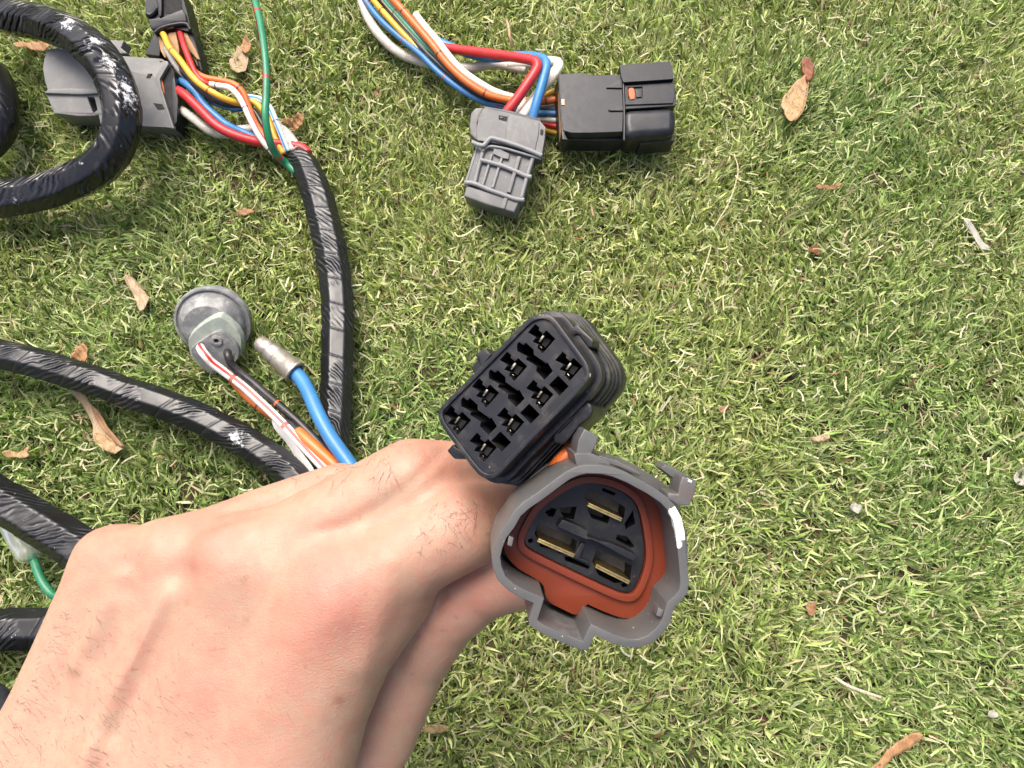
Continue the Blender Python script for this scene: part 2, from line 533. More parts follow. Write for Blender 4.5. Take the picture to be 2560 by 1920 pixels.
# ---------------------------------------------------------------- grass
def blades(n, xr, yr, inside, dens_seed, L=(0.006, 0.0160), W=(0.0006, 0.0015)):
    x = rng.uniform(*xr, n * 3); y = rng.uniform(*yr, n * 3)
    px, py, d = project(np.stack([x, y, 0 * x], -1))
    vis = (px > -140) & (px < 2700) & (py > -140) & (py < 2060)
    keep = (vis if inside else ~vis) & ((value_noise(x + 11, y + 4, 75, 31) + 0.5 * value_noise(x + 1, y + 4, 19, 33) > 0.42) | (rng.random(len(x)) < 0.35))
    x, y = x[keep][:n], y[keep][:n]
    n = len(x)
    # tufts: pull roots toward jittered cell centres, blades fan out from them
    cs = 0.009
    cx = np.floor(x / cs); cy = np.floor(y / cs)
    h = np.sin(cx * 127.1 + cy * 311.7) * 43758.5453; h -= np.floor(h)
    g = np.sin(cx * 269.5 + cy * 183.3) * 43758.5453; g -= np.floor(g)
    tx = (cx + 0.2 + 0.6 * h) * cs; ty = (cy + 0.2 + 0.6 * g) * cs
    k = rng.uniform(0.0, 0.75, n)
    ox, oy = x - tx, y - ty
    x = x - ox * k; y = y - oy * k
    fl = (value_noise(x + 9, y + 9, 22, 5) * 2 - 0.5) * math.pi          # lie of the lawn
    fan = np.arctan2(oy, ox)
    az = np.where(rng.random(n) < 0.42, fan, fl) + rng.normal(0, 0.75, n)
    lean = np.clip(rng.normal(0.66, 0.36, n), 0.05, 1.5)
    curl = rng.normal(0.6, 0.7, n)
    ln = rng.uniform(*L, n) * (0.75 + 0.5 * value_noise(x + 3, y + 5, 35, 8))
    wd = rng.uniform(*W, n)
    thin = rng.random(n) < 0.42
    wd[thin] *= 0.42
    rows = 5
    ts = np.linspace(0, 1, rows)
    V = np.zeros((n, rows, 2, 3)); pos = np.stack([x, y, np.zeros(n)], -1)
    tw = rng.normal(0, 0.7, n)
    wig = rng.normal(0, 0.8, n)
    for r_ in range(rows):
        t = ts[r_]
        th = lean + curl * t
        az2 = az + wig * t
        dr = np.stack([np.sin(th) * np.cos(az2), np.sin(th) * np.sin(az2), np.cos(th)], -1)
        if r_ > 0:
            pos = pos + dr * (ln / (rows - 1))[:, None]
        pos[:, 2] = np.maximum(pos[:, 2], 0.0012 + 0.002 * t)
        side = np.stack([-np.sin(az2), np.cos(az2), 0 * az2], -1)
        nrm = np.cross(side, dr)
        sd_ = side * np.cos(tw + 0.5 * t)[:, None] + nrm * np.sin(tw + 0.5 * t)[:, None]
        wp = wd * (0.5 * (1 - t ** 2.2) + 0.02) * (0.8 + 0.5 * min(1, t * 3))
        V[:, r_, 0] = pos - sd_ * wp[:, None]
        V[:, r_, 1] = pos + sd_ * wp[:, None]
    V = V.reshape(-1, 3)
    b = (np.arange(n) * rows * 2)[:, None]
    F = np.concatenate([np.stack([b[:, 0] + 2 * r_, b[:, 0] + 2 * r_ + 1, b[:, 0] + 2 * r_ + 3, b[:, 0] + 2 * r_ + 2], -1) for r_ in range(rows - 1)])
    # colours
    big = value_noise(x + 2, y + 7, 9, 21); mid = value_noise(x + 5, y + 1, 45, 22)
    gr = np.array([[0.150, 0.225, 0.058], [0.205, 0.285, 0.085], [0.285, 0.345, 0.140], [0.070, 0.120, 0.030]])
    ci = rng.choice(4, n, p=[0.30, 0.30, 0.18, 0.22])
    colr = gr[ci] * rng.uniform(0.48, 1.42, (n, 1))
    colr *= (1.17 + 0.30 * big + 0.22 * mid)[:, None]
    colr[:, 0] *= 0.95 + 0.25 * big
    straw = rng.random(n) < 0.055 + 0.10 * (mid > 0.62) * (big > 0.35)
    fine = thin & (rng.random(n) < 0.45)
    colr[fine] = np.array([0.47, 0.50, 0.24]) * rng.uniform(0.7, 1.25, (fine.sum(), 1))
    colr[straw] = np.array([0.42, 0.38, 0.22]) * rng.uniform(0.7, 1.35, (straw.sum(), 1))
    brown = rng.random(n) < 0.02
    colr[brown] = np.array([0.20, 0.12, 0.06]) * rng.uniform(0.6, 1.3, (brown.sum(), 1))
    C = np.ones((n, rows * 2, 4)); C[:, :, :3] = colr[:, None, :]
    tip = (rng.random(n) < 0.25)
    C[tip, -2:, :3] = np.array([0.36, 0.33, 0.17])
    return V, F, C.reshape(-1, 4)

m = NT('grass')
at = m.n('Attribute', attribute_name='tint').outputs['Color']
m.set(Base_Color=at, Roughness=0.48)
m.p.inputs['Specular IOR Level'].default_value = 0.35
tr = m.n('BsdfTranslucent'); m.l(m.mix(1.0, at, (1.0, 1.05, 0.55), 'MULTIPLY'), tr.inputs[0])
mx = m.n('MixShader', i_0=0.20); m.l(m.p.outputs[0], mx.inputs[1]); m.l(tr.outputs[0], mx.inputs[2]); m.l(mx.outputs[0], m.out.inputs[0])
GRASS = m.m
V1, F1, C1 = blades(215000, (-0.42, 0.42), (-0.12, 0.52), True, 1)
V2, F2, C2 = blades(30000, (-0.62, 0.62), (-0.32, 0.75), False, 2, L=(0.016, 0.03), W=(0.0018, 0.003))
Vg = np.vstack([V1, V2]); Fg = np.vstack([F1, F2 + len(V1)])
gm = mesh('grass', Vg, Fg, attrs={'tint': np.vstack([C1, C2])})
setprops(link('grass', gm, GRASS), 'short mown green lawn with pale dry blades', 'grass', kind='stuff')

# cut clippings: short pale strips lying loose on the lawn
def clippings(n):
    x = rng.uniform(-0.40, 0.40, n); y = rng.uniform(-0.08, 0.48, n)
    keep = value_noise(x + 5, y + 1, 30, 22) + rng.random(n) * 0.7 > 0.75
    x, y = x[keep], y[keep]; n = len(x)
    az = rng.uniform(0, 2 * math.pi, n); ln = rng.uniform(0.003, 0.010, n); wd = rng.uniform(0.00016, 0.00048, n)
    z = rng.uniform(0.008, 0.0135, n); tl = rng.normal(0, 0.35, n); bend = rng.normal(0, 1.1, n)
    rows = 4; V = np.zeros((n, rows, 2, 3)); p = np.stack([x, y, z], -1)
    for r_ in range(rows):
        a2 = az + bend * r_ / 3
        dr = np.stack([np.cos(a2) * np.cos(tl), np.sin(a2) * np.cos(tl), np.sin(tl)], -1)
        if r_: p = p + dr * (ln / 3)[:, None]
        side = np.stack([-np.sin(a2), np.cos(a2), 0.4 * np.sin(az * 7)], -1)
        V[:, r_, 0] = p - side * wd[:, None]; V[:, r_, 1] = p + side * wd[:, None]
    b = np.arange(n) * rows * 2
    F = np.concatenate([np.stack([b + 2 * r_, b + 2 * r_ + 1, b + 2 * r_ + 3, b + 2 * r_ + 2], -1) for r_ in range(rows - 1)])
    pal = np.array([[0.42, 0.40, 0.22], [0.38, 0.42, 0.18], [0.46, 0.44, 0.30], [0.26, 0.30, 0.13], [0.22, 0.12, 0.06]])
    c = pal[rng.choice(5, n, p=[0.34, 0.26, 0.12, 0.24, 0.04])] * rng.uniform(0.75, 1.2, (n, 1))
    C = np.ones((n, rows * 2, 4)); C[:, :, :3] = c[:, None]
    return V.reshape(-1, 3), F, C.reshape(-1, 4)
V3, F3, C3 = clippings(9000)
setprops(link('grass_clippings', mesh('grass_clippings', V3, F3, attrs={'tint': C3}), GRASS), 'pale dry mowing clippings scattered over the lawn', 'clippings', kind='stuff')
# ================================================================ taped looms
def facet(nf, amt, ph=0.0):
    def f(a):
        q = (a + ph) % (2 * math.pi / nf) - math.pi / nf
        return np.minimum((1 - amt) + amt * math.cos(math.pi / nf) / np.cos(q), 1 - amt * (1 - math.cos(math.pi / nf)) * 0.14)
    return f

def loom(name, pts, r, pitch, label, nf=7, famt=0.85, ph=0.0, group=None, spots=(), lump=0.05, wr=0.8, dust=0.3, seed=1, rough=0.27, wf=215.0, label_parts=None, cat='cable loom', parent_only=False):
    Wp = [tuple(G(p[0], p[1], p[2])) + ((p[3],) if len(p) > 3 else (r,)) for p in pts]
    path, s = spline(Wp, 0.0007)
    o0 = path[len(path) // 2, :3].copy(); o0[2] = 0.0
    fc = facet(nf, famt, ph)
    def prof(a, s_):
        base = fc(a)
        phs = s_ / pitch + a / (2 * math.pi)
        fr = phs - np.floor(phs)
        step = np.clip(fr / 0.03, 0, 1) * (1 - fr)            # each turn rides up on the last one
        rr = 0.00055 / r * step
        lumpy = lump * (value_noise(s_ * 1.0 + 3, 0 * s_ + np.cos(a) * 0.02 + 2, 55, seed) - 0.5)
        wob = 0.02 * (value_noise(s_ + 5, 0 * s_ + np.sin(a) * 0.012 + 1, 160, seed + 3) - 0.5)
        return base + rr + lumpy + wob
    V, F, UV, tri = sweep(path, s, path[:, 3], 84, prof)
    faces = F.tolist() + tri.tolist()
    UV = np.vstack([UV, np.zeros((3 * len(tri), 2))])
    lsp = [(tuple(np.array(G(c[0], c[1], c[2])) - o0), c[3], c[4]) for c in spots]
    mat = tapemat(name + '_tape', pitch, wr, lsp, rough, dust, wf)
    me = mesh(name, V - o0, faces, uv=UV)
    return me, mat, o0

def top_loom(name, *a, label, group=None, cat='cable loom', **k):
    me, mat, o0 = loom(name, *a, label, **k)
    o = link(name, me, mat, None, Matrix.Translation(o0))
    return setprops(o, label, cat, group)

GRP = 'black tape-wrapped cable looms on the lawn'
# big coil at the upper left
cz = [(-190, 150, .040), (-100, 115, .040), (0, 105, .042), (100, 130, .045), (300, 165, .050), (500, 240, .056), (660, 345, .060), (785, 480, .060), (868, 640, .058),
      (900, 800, .055), (893, 950, .051), (850, 1090, .046), (760, 1210, .041), (610, 1310, .036), (440, 1385, .032), (230, 1445, .029), (0, 1478, .027), (-200, 1470, .026)]
top_loom('taped_cable_loom', ZL(cz), 0.0104, 0.034, nf=7, famt=0.9, ph=0.45, seed=2, wr=1.0, dust=0.35, lump=0.07, rough=0.16, wf=190.0,
         spots=[ZL([(520, 190, .066)])[0] + (0.016, 0.40), ZL([(700, 300, .070)])[0] + (0.014, 0.40), ZL([(820, 430, .072)])[0] + (0.016, 0.46), ZL([(930, 600, .068)])[0] + (0.015, 0.48), ZL([(990, 730, .062)])[0] + (0.014, 0.46), ZL([(570, 1190, .050)])[0] + (0.012, 0.28), ZL([(120, 1490, .036)])[0] + (0.012, 0.30)],  # real white rub marks; at the upper right also sky glare painted in
         label='black taped cable loom coiled in front of the grey plug, rubbed white, with painted glare', group=GRP)
# end of another coil turn at the left edge
top_loom('taped_cable_loom', ZL([(-420, 420, .03), (-230, 470, .03), (-75, 590, .032), (-20, 780, .033), (-60, 980, .032), (-220, 1120, .03), (-420, 1150, .03)]), 0.0112, 0.03,
         nf=9, famt=0.4, seed=5, wr=0.5, dust=0.25, label='dark curve of taped loom at the left edge, inside the coil', group=GRP)
# loom from the wire fan down to the hand
top_loom('taped_cable_loom', [(742, 392, .018, .0068), (765, 418, .018, .0078), (790, 480, .019, .0088), (812, 560, .020, .0092), (830, 645, .020, .0090), (841, 730, .020, .0088), (845, 810, .020, .0088),
          (843, 926, .020, .0086), (839, 1041, .020, .0082), (832, 1130, .021, .0080), (815, 1250, .024, .0080), (790, 1370, .03, .0080)], 0.0085, 0.0155, nf=7, famt=1.0, ph=0.62, seed=8, wr=0.45, dust=0.25, lump=0.03,
         label='upright black taped loom from the wire fan down to the knuckles', group=GRP, spots=[(780, 437, .028, .006, .22)])
# loom crossing from the left edge to the hand
top_loom('taped_cable_loom', [(-160, 852, .03), (-60, 870, .030), (0, 888, .030), (80, 905, .030), (163, 931, .029), (250, 958, .028), (325, 985, .027), (410, 1012, .027), (488, 1042, .026),
          (560, 1076, .026), (625, 1112, .026), (690, 1155, .027), (740, 1200, .03), (800, 1280, .034), (830, 1380, .04)], 0.0080, 0.027, nf=7, famt=1.0, ph=0.45, seed=11, wr=0.65, dust=0.40,
         spots=[Z3([(1440, 1090, .036)])[0] + (0.012, 0.42), Z3([(1530, 1080, .036)])[0] + (0.009, 0.38), Z3([(300, 590, .038)])[0] + (0.012, 0.27)],
         label='black taped loom running from the left edge to the ring finger', group=GRP)
# thicker one below it
top_loom('taped_cable_loom', [(-150, 1165, .045), (-60, 1212, .045), (0, 1250, .045), (87, 1302, .045), (174, 1356, .046), (240, 1402, .048), (330, 1470, .055), (420, 1560, .06)], 0.0098, 0.03,
         nf=6, famt=1.0, ph=0.52, seed=14, wr=0.5, dust=0.75, rough=0.3, spots=[ZA([(450, 300, .056)])[0] + (0.011, 0.24), ZA([(430, 490, .05)])[0] + (0.006, 0.30)],
         label='thick dusty taped loom passing under the little finger knuckle', group=GRP)
# bottom one
top_loom('taped_cable_loom', [(-160, 1580, .028), (-60, 1577, .028), (0, 1575, .028), (70, 1573, .028), (150, 1570, .029), (260, 1560, .03), (380, 1540, .03)], 0.0096, 0.026,
         nf=7, famt=1.0, ph=0.45, seed=17, wr=0.45, dust=0.45, label='short stretch of taped loom at the lower left beside the wrist', group=GRP)

# dark rubber boot peeping in at the lower left corner
RUB = plastic('dark_rubber', (0.030, 0.033, 0.040), rough=0.55, dust=0.12, grain=0.8)
bp = [tuple(G(*p[:3])) + (p[3],) for p in [(-230, 1840, .03, .012), (-170, 1825, .03, .0150), (-90, 1810, .03, .0170), (-30, 1795, .03, .0165), (10, 1785, .028, .0130), (32, 1780, .026, .0070)]]
V, F, UV = tube_mesh('rubber_boot', bp, 0.01, 40, 0.001)
o0 = np.array(G(-90, 1810, 0))
o = link('rubber_boot', mesh('rubber_boot', V - o0, F, uv=UV), RUB, None, Matrix.Translation(o0))
setprops(o, 'smooth dark grey rubber boot half hidden beside the wrist', 'rubber boot')

# ================================================================ wires
RED = wiremat('red_wire', (0.43, 0.020, 0.022), dirt=0.12)
BLU = wiremat('blue_wire', (0.035, 0.17, 0.38), dirt=0.10)
WHT = wiremat('white_wire', (0.66, 0.62, 0.53), dirt=0.30, dirtc=(0.30, 0.24, 0.17))
DWHT = wiremat('dirty_white_wire', (0.52, 0.48, 0.41), dirt=0.65, dirtc=(0.22, 0.17, 0.12))
YEL = wiremat('yellow_wire', (0.60, 0.34, 0.03), band=(0.22, 0.03, 0.01), bandp=0.040, bandw=0.03)
BLK = wiremat('black_wire', (0.014, 0.014, 0.015), dirt=0.15)
BLKO = wiremat('black_marked_wire', (0.014, 0.013, 0.014), dirt=0.15, band=(0.45, 0.08, 0.02), bandp=0.052, bandw=0.022)
ORG = wiremat('orange_wire', (0.55, 0.12, 0.022), band=(0.03, 0.02, 0.02), bandp=0.038, bandw=0.03)
WPNK = wiremat('white_pink_wire', (0.66, 0.60, 0.54), stripe=(0.50, 0.10, 0.06), sw=0.12, s0=0.86, band=(0.03, 0.02, 0.02), bandp=0.028, bandw=0.035, dirt=0.2)
WBLU = wiremat('white_blue_wire', (0.66, 0.66, 0.64), stripe=(0.06, 0.25, 0.55), sw=0.11, s0=0.04, band=(0.05, 0.05, 0.06), bandp=0.05, bandw=0.02)
WGRN = wiremat('white_green_wire', (0.62, 0.62, 0.55), stripe=(0.03, 0.20, 0.11), sw=0.22, s0=0.06, band=(0.10, 0.03, 0.02), bandp=0.042, bandw=0.03)
GRNS = wiremat('green_striped_wire', (0.015, 0.18, 0.085), stripe=(0.12, 0.01, 0.012), sw=0.15, s0=0.18, band=(0.30, 0.03, 0.02), bandp=0.0485, bandw=0.05)
GRN = wiremat('green_wire', (0.015, 0.18, 0.085), dirt=0.25)
GRYW = wiremat('grey_wire', (0.30, 0.29, 0.28), dirt=0.5)
BBND = wiremat('blue_banded_wire', (0.035, 0.15, 0.34), band=(0.28, 0.04, 0.02), bandp=0.038, bandw=0.03)
WRED = wiremat('white_red_striped_wire', (0.74, 0.69, 0.62), stripe=(0.50, 0.035, 0.03), sw=0.10, s0=0.955, band=(0.48, 0.05, 0.03), bandp=0.0385, bandw=0.055, dirt=0.12)

# --- fan of wires at the upper left, gathered into the upright loom
fan = empty('wire_bundle', G(600, 280, 0), 'fan of red, blue, yellow, orange and white wires entering the upright loom', 'wires')
def W4(name, pts, r, mat, label=None): return wire(name, fan, Z4(pts), r * 0.92, mat, label=label)
W4('wire', [(880, 625, .017), (950, 655, .020), (1020, 685, .024), (1130, 740, .028), (1250, 850, .028), (1380, 980, .027), (1520, 1060, .025), (1700, 1115, .022), (1880, 1135, .020), (2060, 1165, .018), (2120, 1215, .018)], .0031, RED, 'thick red wire')
W4('wire', [(960, 590, .015), (1040, 620, .020), (1150, 660, .026), (1230, 730, .026), (1290, 820, .025), (1370, 900, .024), (1480, 990, .022), (1600, 1045, .019), (1760, 1110, .017), (1950, 1180, .017)], .0026, BLU, 'thick blue wire')
W4('wire', [(960, 830, .019), (1040, 842, .020), (1130, 878, .020), (1230, 950, .020), (1340, 1030, .018), (1450, 1060, .016), (1560, 1030, .016), (1680, 1015, .016), (1800, 990, .017), (1890, 1010, .018), (1965, 1070, .018), (2040, 1180, .018)], .0030, DWHT, 'thick dirty white wire')
W4('wire', [(950, 240, .028), (985, 290, .031), (1020, 370, .034), (1110, 480, .036), (1190, 590, .036), (1270, 670, .035), (1380, 740, .034), (1480, 790, .031), (1580, 815, .027), (1680, 805, .025), (1760, 870, .024), (1820, 980, .023), (1860, 1090, .021), (1930, 1220, .019)], .0021, YEL, 'yellow wire with brown rings')
W4('wire', [(1050, 520, .024), (1130, 570, .026), (1210, 660, .028), (1300, 735, .029), (1390, 795, .028), (1500, 830, .026), (1600, 830, .024), (1690, 880, .022), (1760, 990, .020), (1830, 1110, .019), (1930, 1230, .018)], .0021, BLK, 'black wire')
W4('wire', [(1180, 660, .020), (1270, 740, .020), (1400, 820, .020), (1540, 860, .019), (1640, 860, .018), (1720, 950, .018), (1800, 1080, .018), (1900, 1210, .018)], .0019, BLU, 'thin blue wire')
W4('wire', [(1085, 210, .026), (1110, 270, .029), (1140, 370, .032), (1180, 470, .033), (1230, 580, .033), (1290, 645, .032), (1360, 672, .030), (1430, 690, .028)], .0019, RED, 'thin red wire')
W4('wire', [(1130, 330, .026), (1170, 450, .029), (1215, 555, .031), (1300, 612, .032), (1440, 640, .032), (1540, 670, .032), (1610, 740, .030), (1650, 850, .027), (1700, 970, .025), (1780, 1090, .023), (1880, 1220, .019)], .0021, ORG, 'orange wire')
W4('wire', [(1270, 640, .027), (1330, 662, .030), (1420, 680, .032), (1500, 695, .033), (1560, 745, .033), (1610, 825, .033), (1660, 935, .032), (1720, 1050, .029), (1790, 1150, .025), (1880, 1240, .020)], .0021, WPNK, 'white wire with pink stripe and black rings')
W4('wire', [(1560, 770, .022), (1640, 768, .023), (1740, 788, .025), (1815, 850, .026), (1860, 950, .026), (1905, 1060, .024), (1960, 1200, .020)], .0020, WBLU, 'white wire with blue stripe')
W4('wire', [(990, 380, .024), (1030, 450, .026), (1080, 530, .026), (1130, 590, .025), (1190, 640, .023)], .0019, GRYW, 'grey wire')
W4('wire', [(1780, 800, .020), (1840, 900, .022), (1900, 1010, .022), (1950, 1090, .021), (2000, 1190, .019)], .0019, WHT, 'white wire')
W4('wire', [(1020, 530, .022), (1045, 590, .022), (1075, 650, .020), (1110, 730, .018)], .0017, ORG, 'short orange wire')
wire('wire', fan, Z1([(1530, -140, .045), (1565, 0, .050), (1600, 150, .052), (1624, 310, .052), (1636, 450, .050), (1634, 600, .047), (1630, 720, .044), (1655, 860, .036), (1700, 950, .027), (1760, 1005, .020), (1820, 1060, .018)]), .0023, GRNS, label='green wire with dark stripe running off the top')

# --- bundle at the top centre feeding the two plugs
bun = empty('wire_bundle', G(1080, 180, 0), 'bundle of coloured wires from the top edge to the grey and black plugs', 'wires')
def W2(name, pts, r, mat, label=None): return wire(name, bun, Z2(pts), r * 0.90, mat, label=label)
W2('wire', [(60, -180, .022), (95, -60, .022), (118, 30, .022), (150, 110, .021), (210, 205, .020), (300, 295, .018), (400, 352, .017), (520, 390, .016), (640, 410, .016), (720, 415, .017), (800, 415, .018), (880, 398, .018), (980, 400, .017), (1120, 430, .018)], .0034, DWHT, 'thick dirty white wire')
W2('wire', [(60, -140, .026), (130, 0, .026), (220, 118, .026), (340, 228, .026), (470, 335, .026), (560, 425, .025), (680, 525, .023), (800, 600, .020), (900, 642, .018), (1000, 668, .017), (1150, 690, .018), (1240, 697, .020), (1340, 697, .021)], .0021, BBND, 'blue wire with red rings')
W2('wire', [(110, -110, .029), (180, 0, .029), (265, 100, .029), (350, 195, .028), (440, 285, .026), (540, 380, .023), (680, 500, .020), (820, 590, .018), (960, 630, .016), (1100, 620, .017), (1220, 590, .020), (1340, 540, .022)], .0021, YEL, 'yellow wire')
W2('wire', [(150, -110, .027), (225, 0, .027), (320, 122, .027), (430, 245, .027), (560, 375, .026), (700, 495, .024), (850, 592, .021), (1000, 640, .017), (1180, 655, .018)], .0023, BLK, 'black wire')
W2('wire', [(120, -100, .023), (200, 10, .023), (300, 130, .023), (420, 260, .023), (540, 385, .022), (680, 510, .020), (830, 600, .017), (960, 655, .016)], .0021, BLK, 'dark wire under the black one')
W2('wire', [(180, -110, .031), (250, 0, .031), (350, 115, .031), (440, 215, .030), (540, 322, .027), (640, 425, .024), (760, 520, .021), (900, 600, .018)], .0022, WGRN, 'white wire with green stripe')
W2('wire', [(230, -70, .027), (310, 40, .027), (400, 150, .027), (470, 230, .026), (560, 330, .023), (660, 430, .021)], .0019, GRYW, 'pale blue grey wire')
W2('wire', [(230, -90, .036), (290, -15, .036), (345, 45, .036), (410, 120, .035), (490, 212, .034), (555, 290, .033), (620, 375, .031), (700, 458, .029), (800, 535, .027), (900, 588, .025), (1020, 616, .023), (1160, 626, .023), (1250, 620, .024), (1345, 606, .024)], .0025, ORG, 'orange wire with black rings')
W2('wire', [(440, 90, .024), (500, 165, .026), (572, 250, .028), (640, 340, .028), (720, 430, .027), (830, 510, .025), (930, 565, .023), (1040, 600, .020), (1120, 620, .019)], .0025, WHT, 'white wire')
W2('wire', [(560, 285, .021), (640, 297, .023), (760, 312, .028), (900, 330, .034), (1040, 350, .040), (1130, 364, .044), (1178, 380, .046), (1188, 412, .046), (1160, 465, .045), (1110, 540, .043), (1055, 620, .040), (1000, 690, .037), (975, 730, .034)], .0033, RED, 'thick red wire bent over sharply')
W2('wire', [(480, 215, .020), (600, 265, .021), (740, 320, .022), (880, 355, .025), (980, 352, .029), (1080, 343, .035), (1170, 347, .040), (1228, 366, .043), (1243, 405, .044), (1226, 480, .043), (1204, 560, .041), (1178, 650, .038), (1155, 740, .034)], .0031, BLU, 'thick blue wire bent over sharply')
W2('wire', [(1010, 395, .018), (1140, 390, .021), (1260, 378, .026), (1318, 392, .030), (1300, 440, .032), (1250, 500, .033), (1190, 580, .034), (1130, 660, .034), (1090, 720, .033)], .0035, WHT, 'thick white wire bent over behind the blue one')
W2('wire', [(1080, 600, .024), (1100, 640, .027), (1085, 690, .030), (1070, 730, .031)], .0030, DWHT, 'thick dirty wire end')
W2('wire', [(1080, 650, .016), (1200, 655, .017), (1270, 662, .019), (1345, 665, .020)], .0020, GRYW, 'grey wire')
W2('wire', [(1080, 700, .014), (1200, 728, .016), (1270, 738, .018), (1345, 740, .019)], .0018, DWHT, 'grey white wire')
W2('wire', [(1100, 740, .012), (1200, 752, .014), (1270, 770, .016), (1345, 785, .017)], .0018, RED, 'thin red wire')
W2('wire', [(1150, 780, .010), (1220, 790, .012), (1280, 806, .013), (1345, 820, .014)], .0019, YEL, 'second yellow wire')

# --- green wire with a clear sleeve at the left
gw = empty('crimp_joint', G(60, 1390, 0), 'green wire with a clear plastic sleeve between two looms', 'wire')
wire('wire', gw, ZA([(185, 430, .019), (196, 458, .020), (212, 510, .021), (240, 580, .022), (290, 648, .022), (350, 688, .020), (420, 710, .018), (520, 740, .018)]), .0021, GRN)
m = NT('clear_plastic'); co = m.objco()
m.set(Base_Color=(0.62, 0.66, 0.56), Roughness=m.math('ADD', 0.18, m.math('MULTIPLY', m.noise(300, co, 4), 0.3)), Transmission_Weight=0.75, IOR=1.3)
m.set(Normal=m.bump(m.noise(300, co, 4), 0.25, 0.0004))
CLEAR = m.m
wire('sleeve', gw, ZA([(40, 200, .018, .0040), (60, 245, .018, .0052), (110, 330, .019, .0060), (150, 390, .019, .0060), (180, 440, .020, .0056), (190, 462, .020, .0030)]), .005, CLEAR, nv=24)

# ================================================================ lamp socket, bullet terminal, tag
sock_w = ZS
N_s = (-FWD * 1.0 - UPV * 0.50 + RGT * 0.12)
Fs = Frame(G(*ZS([(440, 350)])[0], 0.020), N_s)
ZIN = plastic('weathered_rubber', (0.150, 0.153, 0.152), rough=0.66, dust=0.85, dustc=(0.38, 0.38, 0.35), grain=1.3, dscale=120, dth=(0.47, 0.70))
PALE = plastic('pale_green_collar', (0.25, 0.285, 0.245), rough=0.6, dust=0.6, dustc=(0.36, 0.37, 0.31), grain=1.0, dth=(0.45, 0.6))
sk = empty('lamp_socket', Fs.M, 'round grey rubber lamp socket with a pale green collar', 'lamp socket')
bm = bmesh.new()
prof = [(0.0, -0.012), (0.0150, -0.012), (0.0182, -0.009), (0.0200, -0.004), (0.0204, 0.0), (0.0200, 0.0014), (0.0190, 0.0016), (0.0184, 0.0008), (0.0176, 0.0008), (0.0168, 0.0026), (0.0160, 0.0056), (0.0152, 0.0064), (0.0150, 0.0072), (0.0140, 0.0086), (0.0131, 0.0102), (0.0, 0.0106)]
nn = 72
rows = []
for r_, z_ in prof:
    rows.append([bm.verts.new((r_ * math.cos(2 * math.pi * i / nn), r_ * math.sin(2 * math.pi * i / nn), z_)) for i in range(nn)] if r_ > 0 else [bm.verts.new((0, 0, z_))])
for a, b in zip(rows, rows[1:]):
    for i in range(nn):
        j = (i + 1) % nn
        if len(a) == 1: bm.faces.new([a[0], b[j], b[i]])
        elif len(b) == 1: bm.faces.new([a[i], a[j], b[0]])
        else: bm.faces.new([a[i], a[j], b[j], b[i]])
link('dome', finish_bm(bm, 'dome', 0, sharp=50), ZIN, sk)
colp = [(462, 305), (520, 305), (668, 440), (680, 560), (655, 655), (560, 735), (440, 780), (390, 760), (262, 640), (238, 555), (240, 470), (340, 375)]
cb = chaikin(Fs.uv(ZS(colp), 0.016), 1)
cb0 = grow(cb, 0.0006)
loft('collar', [(cb, 0.0165), (cb0, 0.0100)], PALE, sk, 0.0005)
facep = [(478, 422), (520, 425), (628, 520), (662, 600), (640, 668), (560, 728), (440, 768), (396, 752), (272, 640), (258, 590), (262, 560), (370, 480)]
fb = chaikin(Fs.uv(ZS(facep), 0.0195), 1)
hole = [(0.0011 * math.cos(t) + Fs.uv(ZS([(468, 505)]), 0.0195)[0][0], 0.0011 * math.sin(t) + Fs.uv(ZS([(468, 505)]), 0.0195)[0][1]) for t in np.linspace(0, 2 * math.pi, 14, endpoint=False)]
prism('rear_face', Fs, fb, 0.0195, 0.0150, ZIN, sk, holes=[hole], floor=0.0155, bev=0.0006)
bm = bmesh.new()
for (c, rr) in (((468, 505), .0030), ((570, 625), .0026), ((352, 585), .0026)):
    u_, v_ = Fs.uv(ZS([c]), 0.020)[0]
    ring = [(u_ + rr * math.cos(t), v_ + rr * math.sin(t)) for t in np.linspace(0, 2 * math.pi, 24, endpoint=False)]
    inn = [(u_ + rr * .45 * math.cos(t), v_ + rr * .45 * math.sin(t)) for t in np.linspace(0, 2 * math.pi, 24, endpoint=False)]
    add_prism(bm, ring, 0.0204, 0.0190, [inn] if c[0] == 468 else [])
link('boss', finish_bm(bm, 'boss', 0.0004), ZIN, sk)
wire('wire', sk, ZS([(335, 560, .038), (350, 590, .041), (385, 635, .041), (430, 685, .038), (550, 775, .034), (680, 873, .032), (800, 982, .031), (930, 1105, .031), (1060, 1235, .031), (1180, 1370, .031), (1320, 1520, .031), (1480, 1700, .032)]), .0023, WRED, label='white wire with red stripes')
wire('wire', sk, ZS([(560, 600, .038), (566, 630, .040), (590, 700, .037), (660, 765, .034), (770, 850, .032), (860, 930, .031), (1000, 1050, .029), (1130, 1162, .028), (1260, 1290, .028), (1400, 1435, .028), (1560, 1600, .03)]), .0022, BLKO, label='black wire with orange marks')
wire('wire', sk, ZS([(560, 770, .026), (620, 855, .024), (720, 962, .024), (850, 1070, .024), (990, 1160, .024), (1100, 1190, .025), (1190, 1270, .026)]), .0022, ORG, label='orange wire')

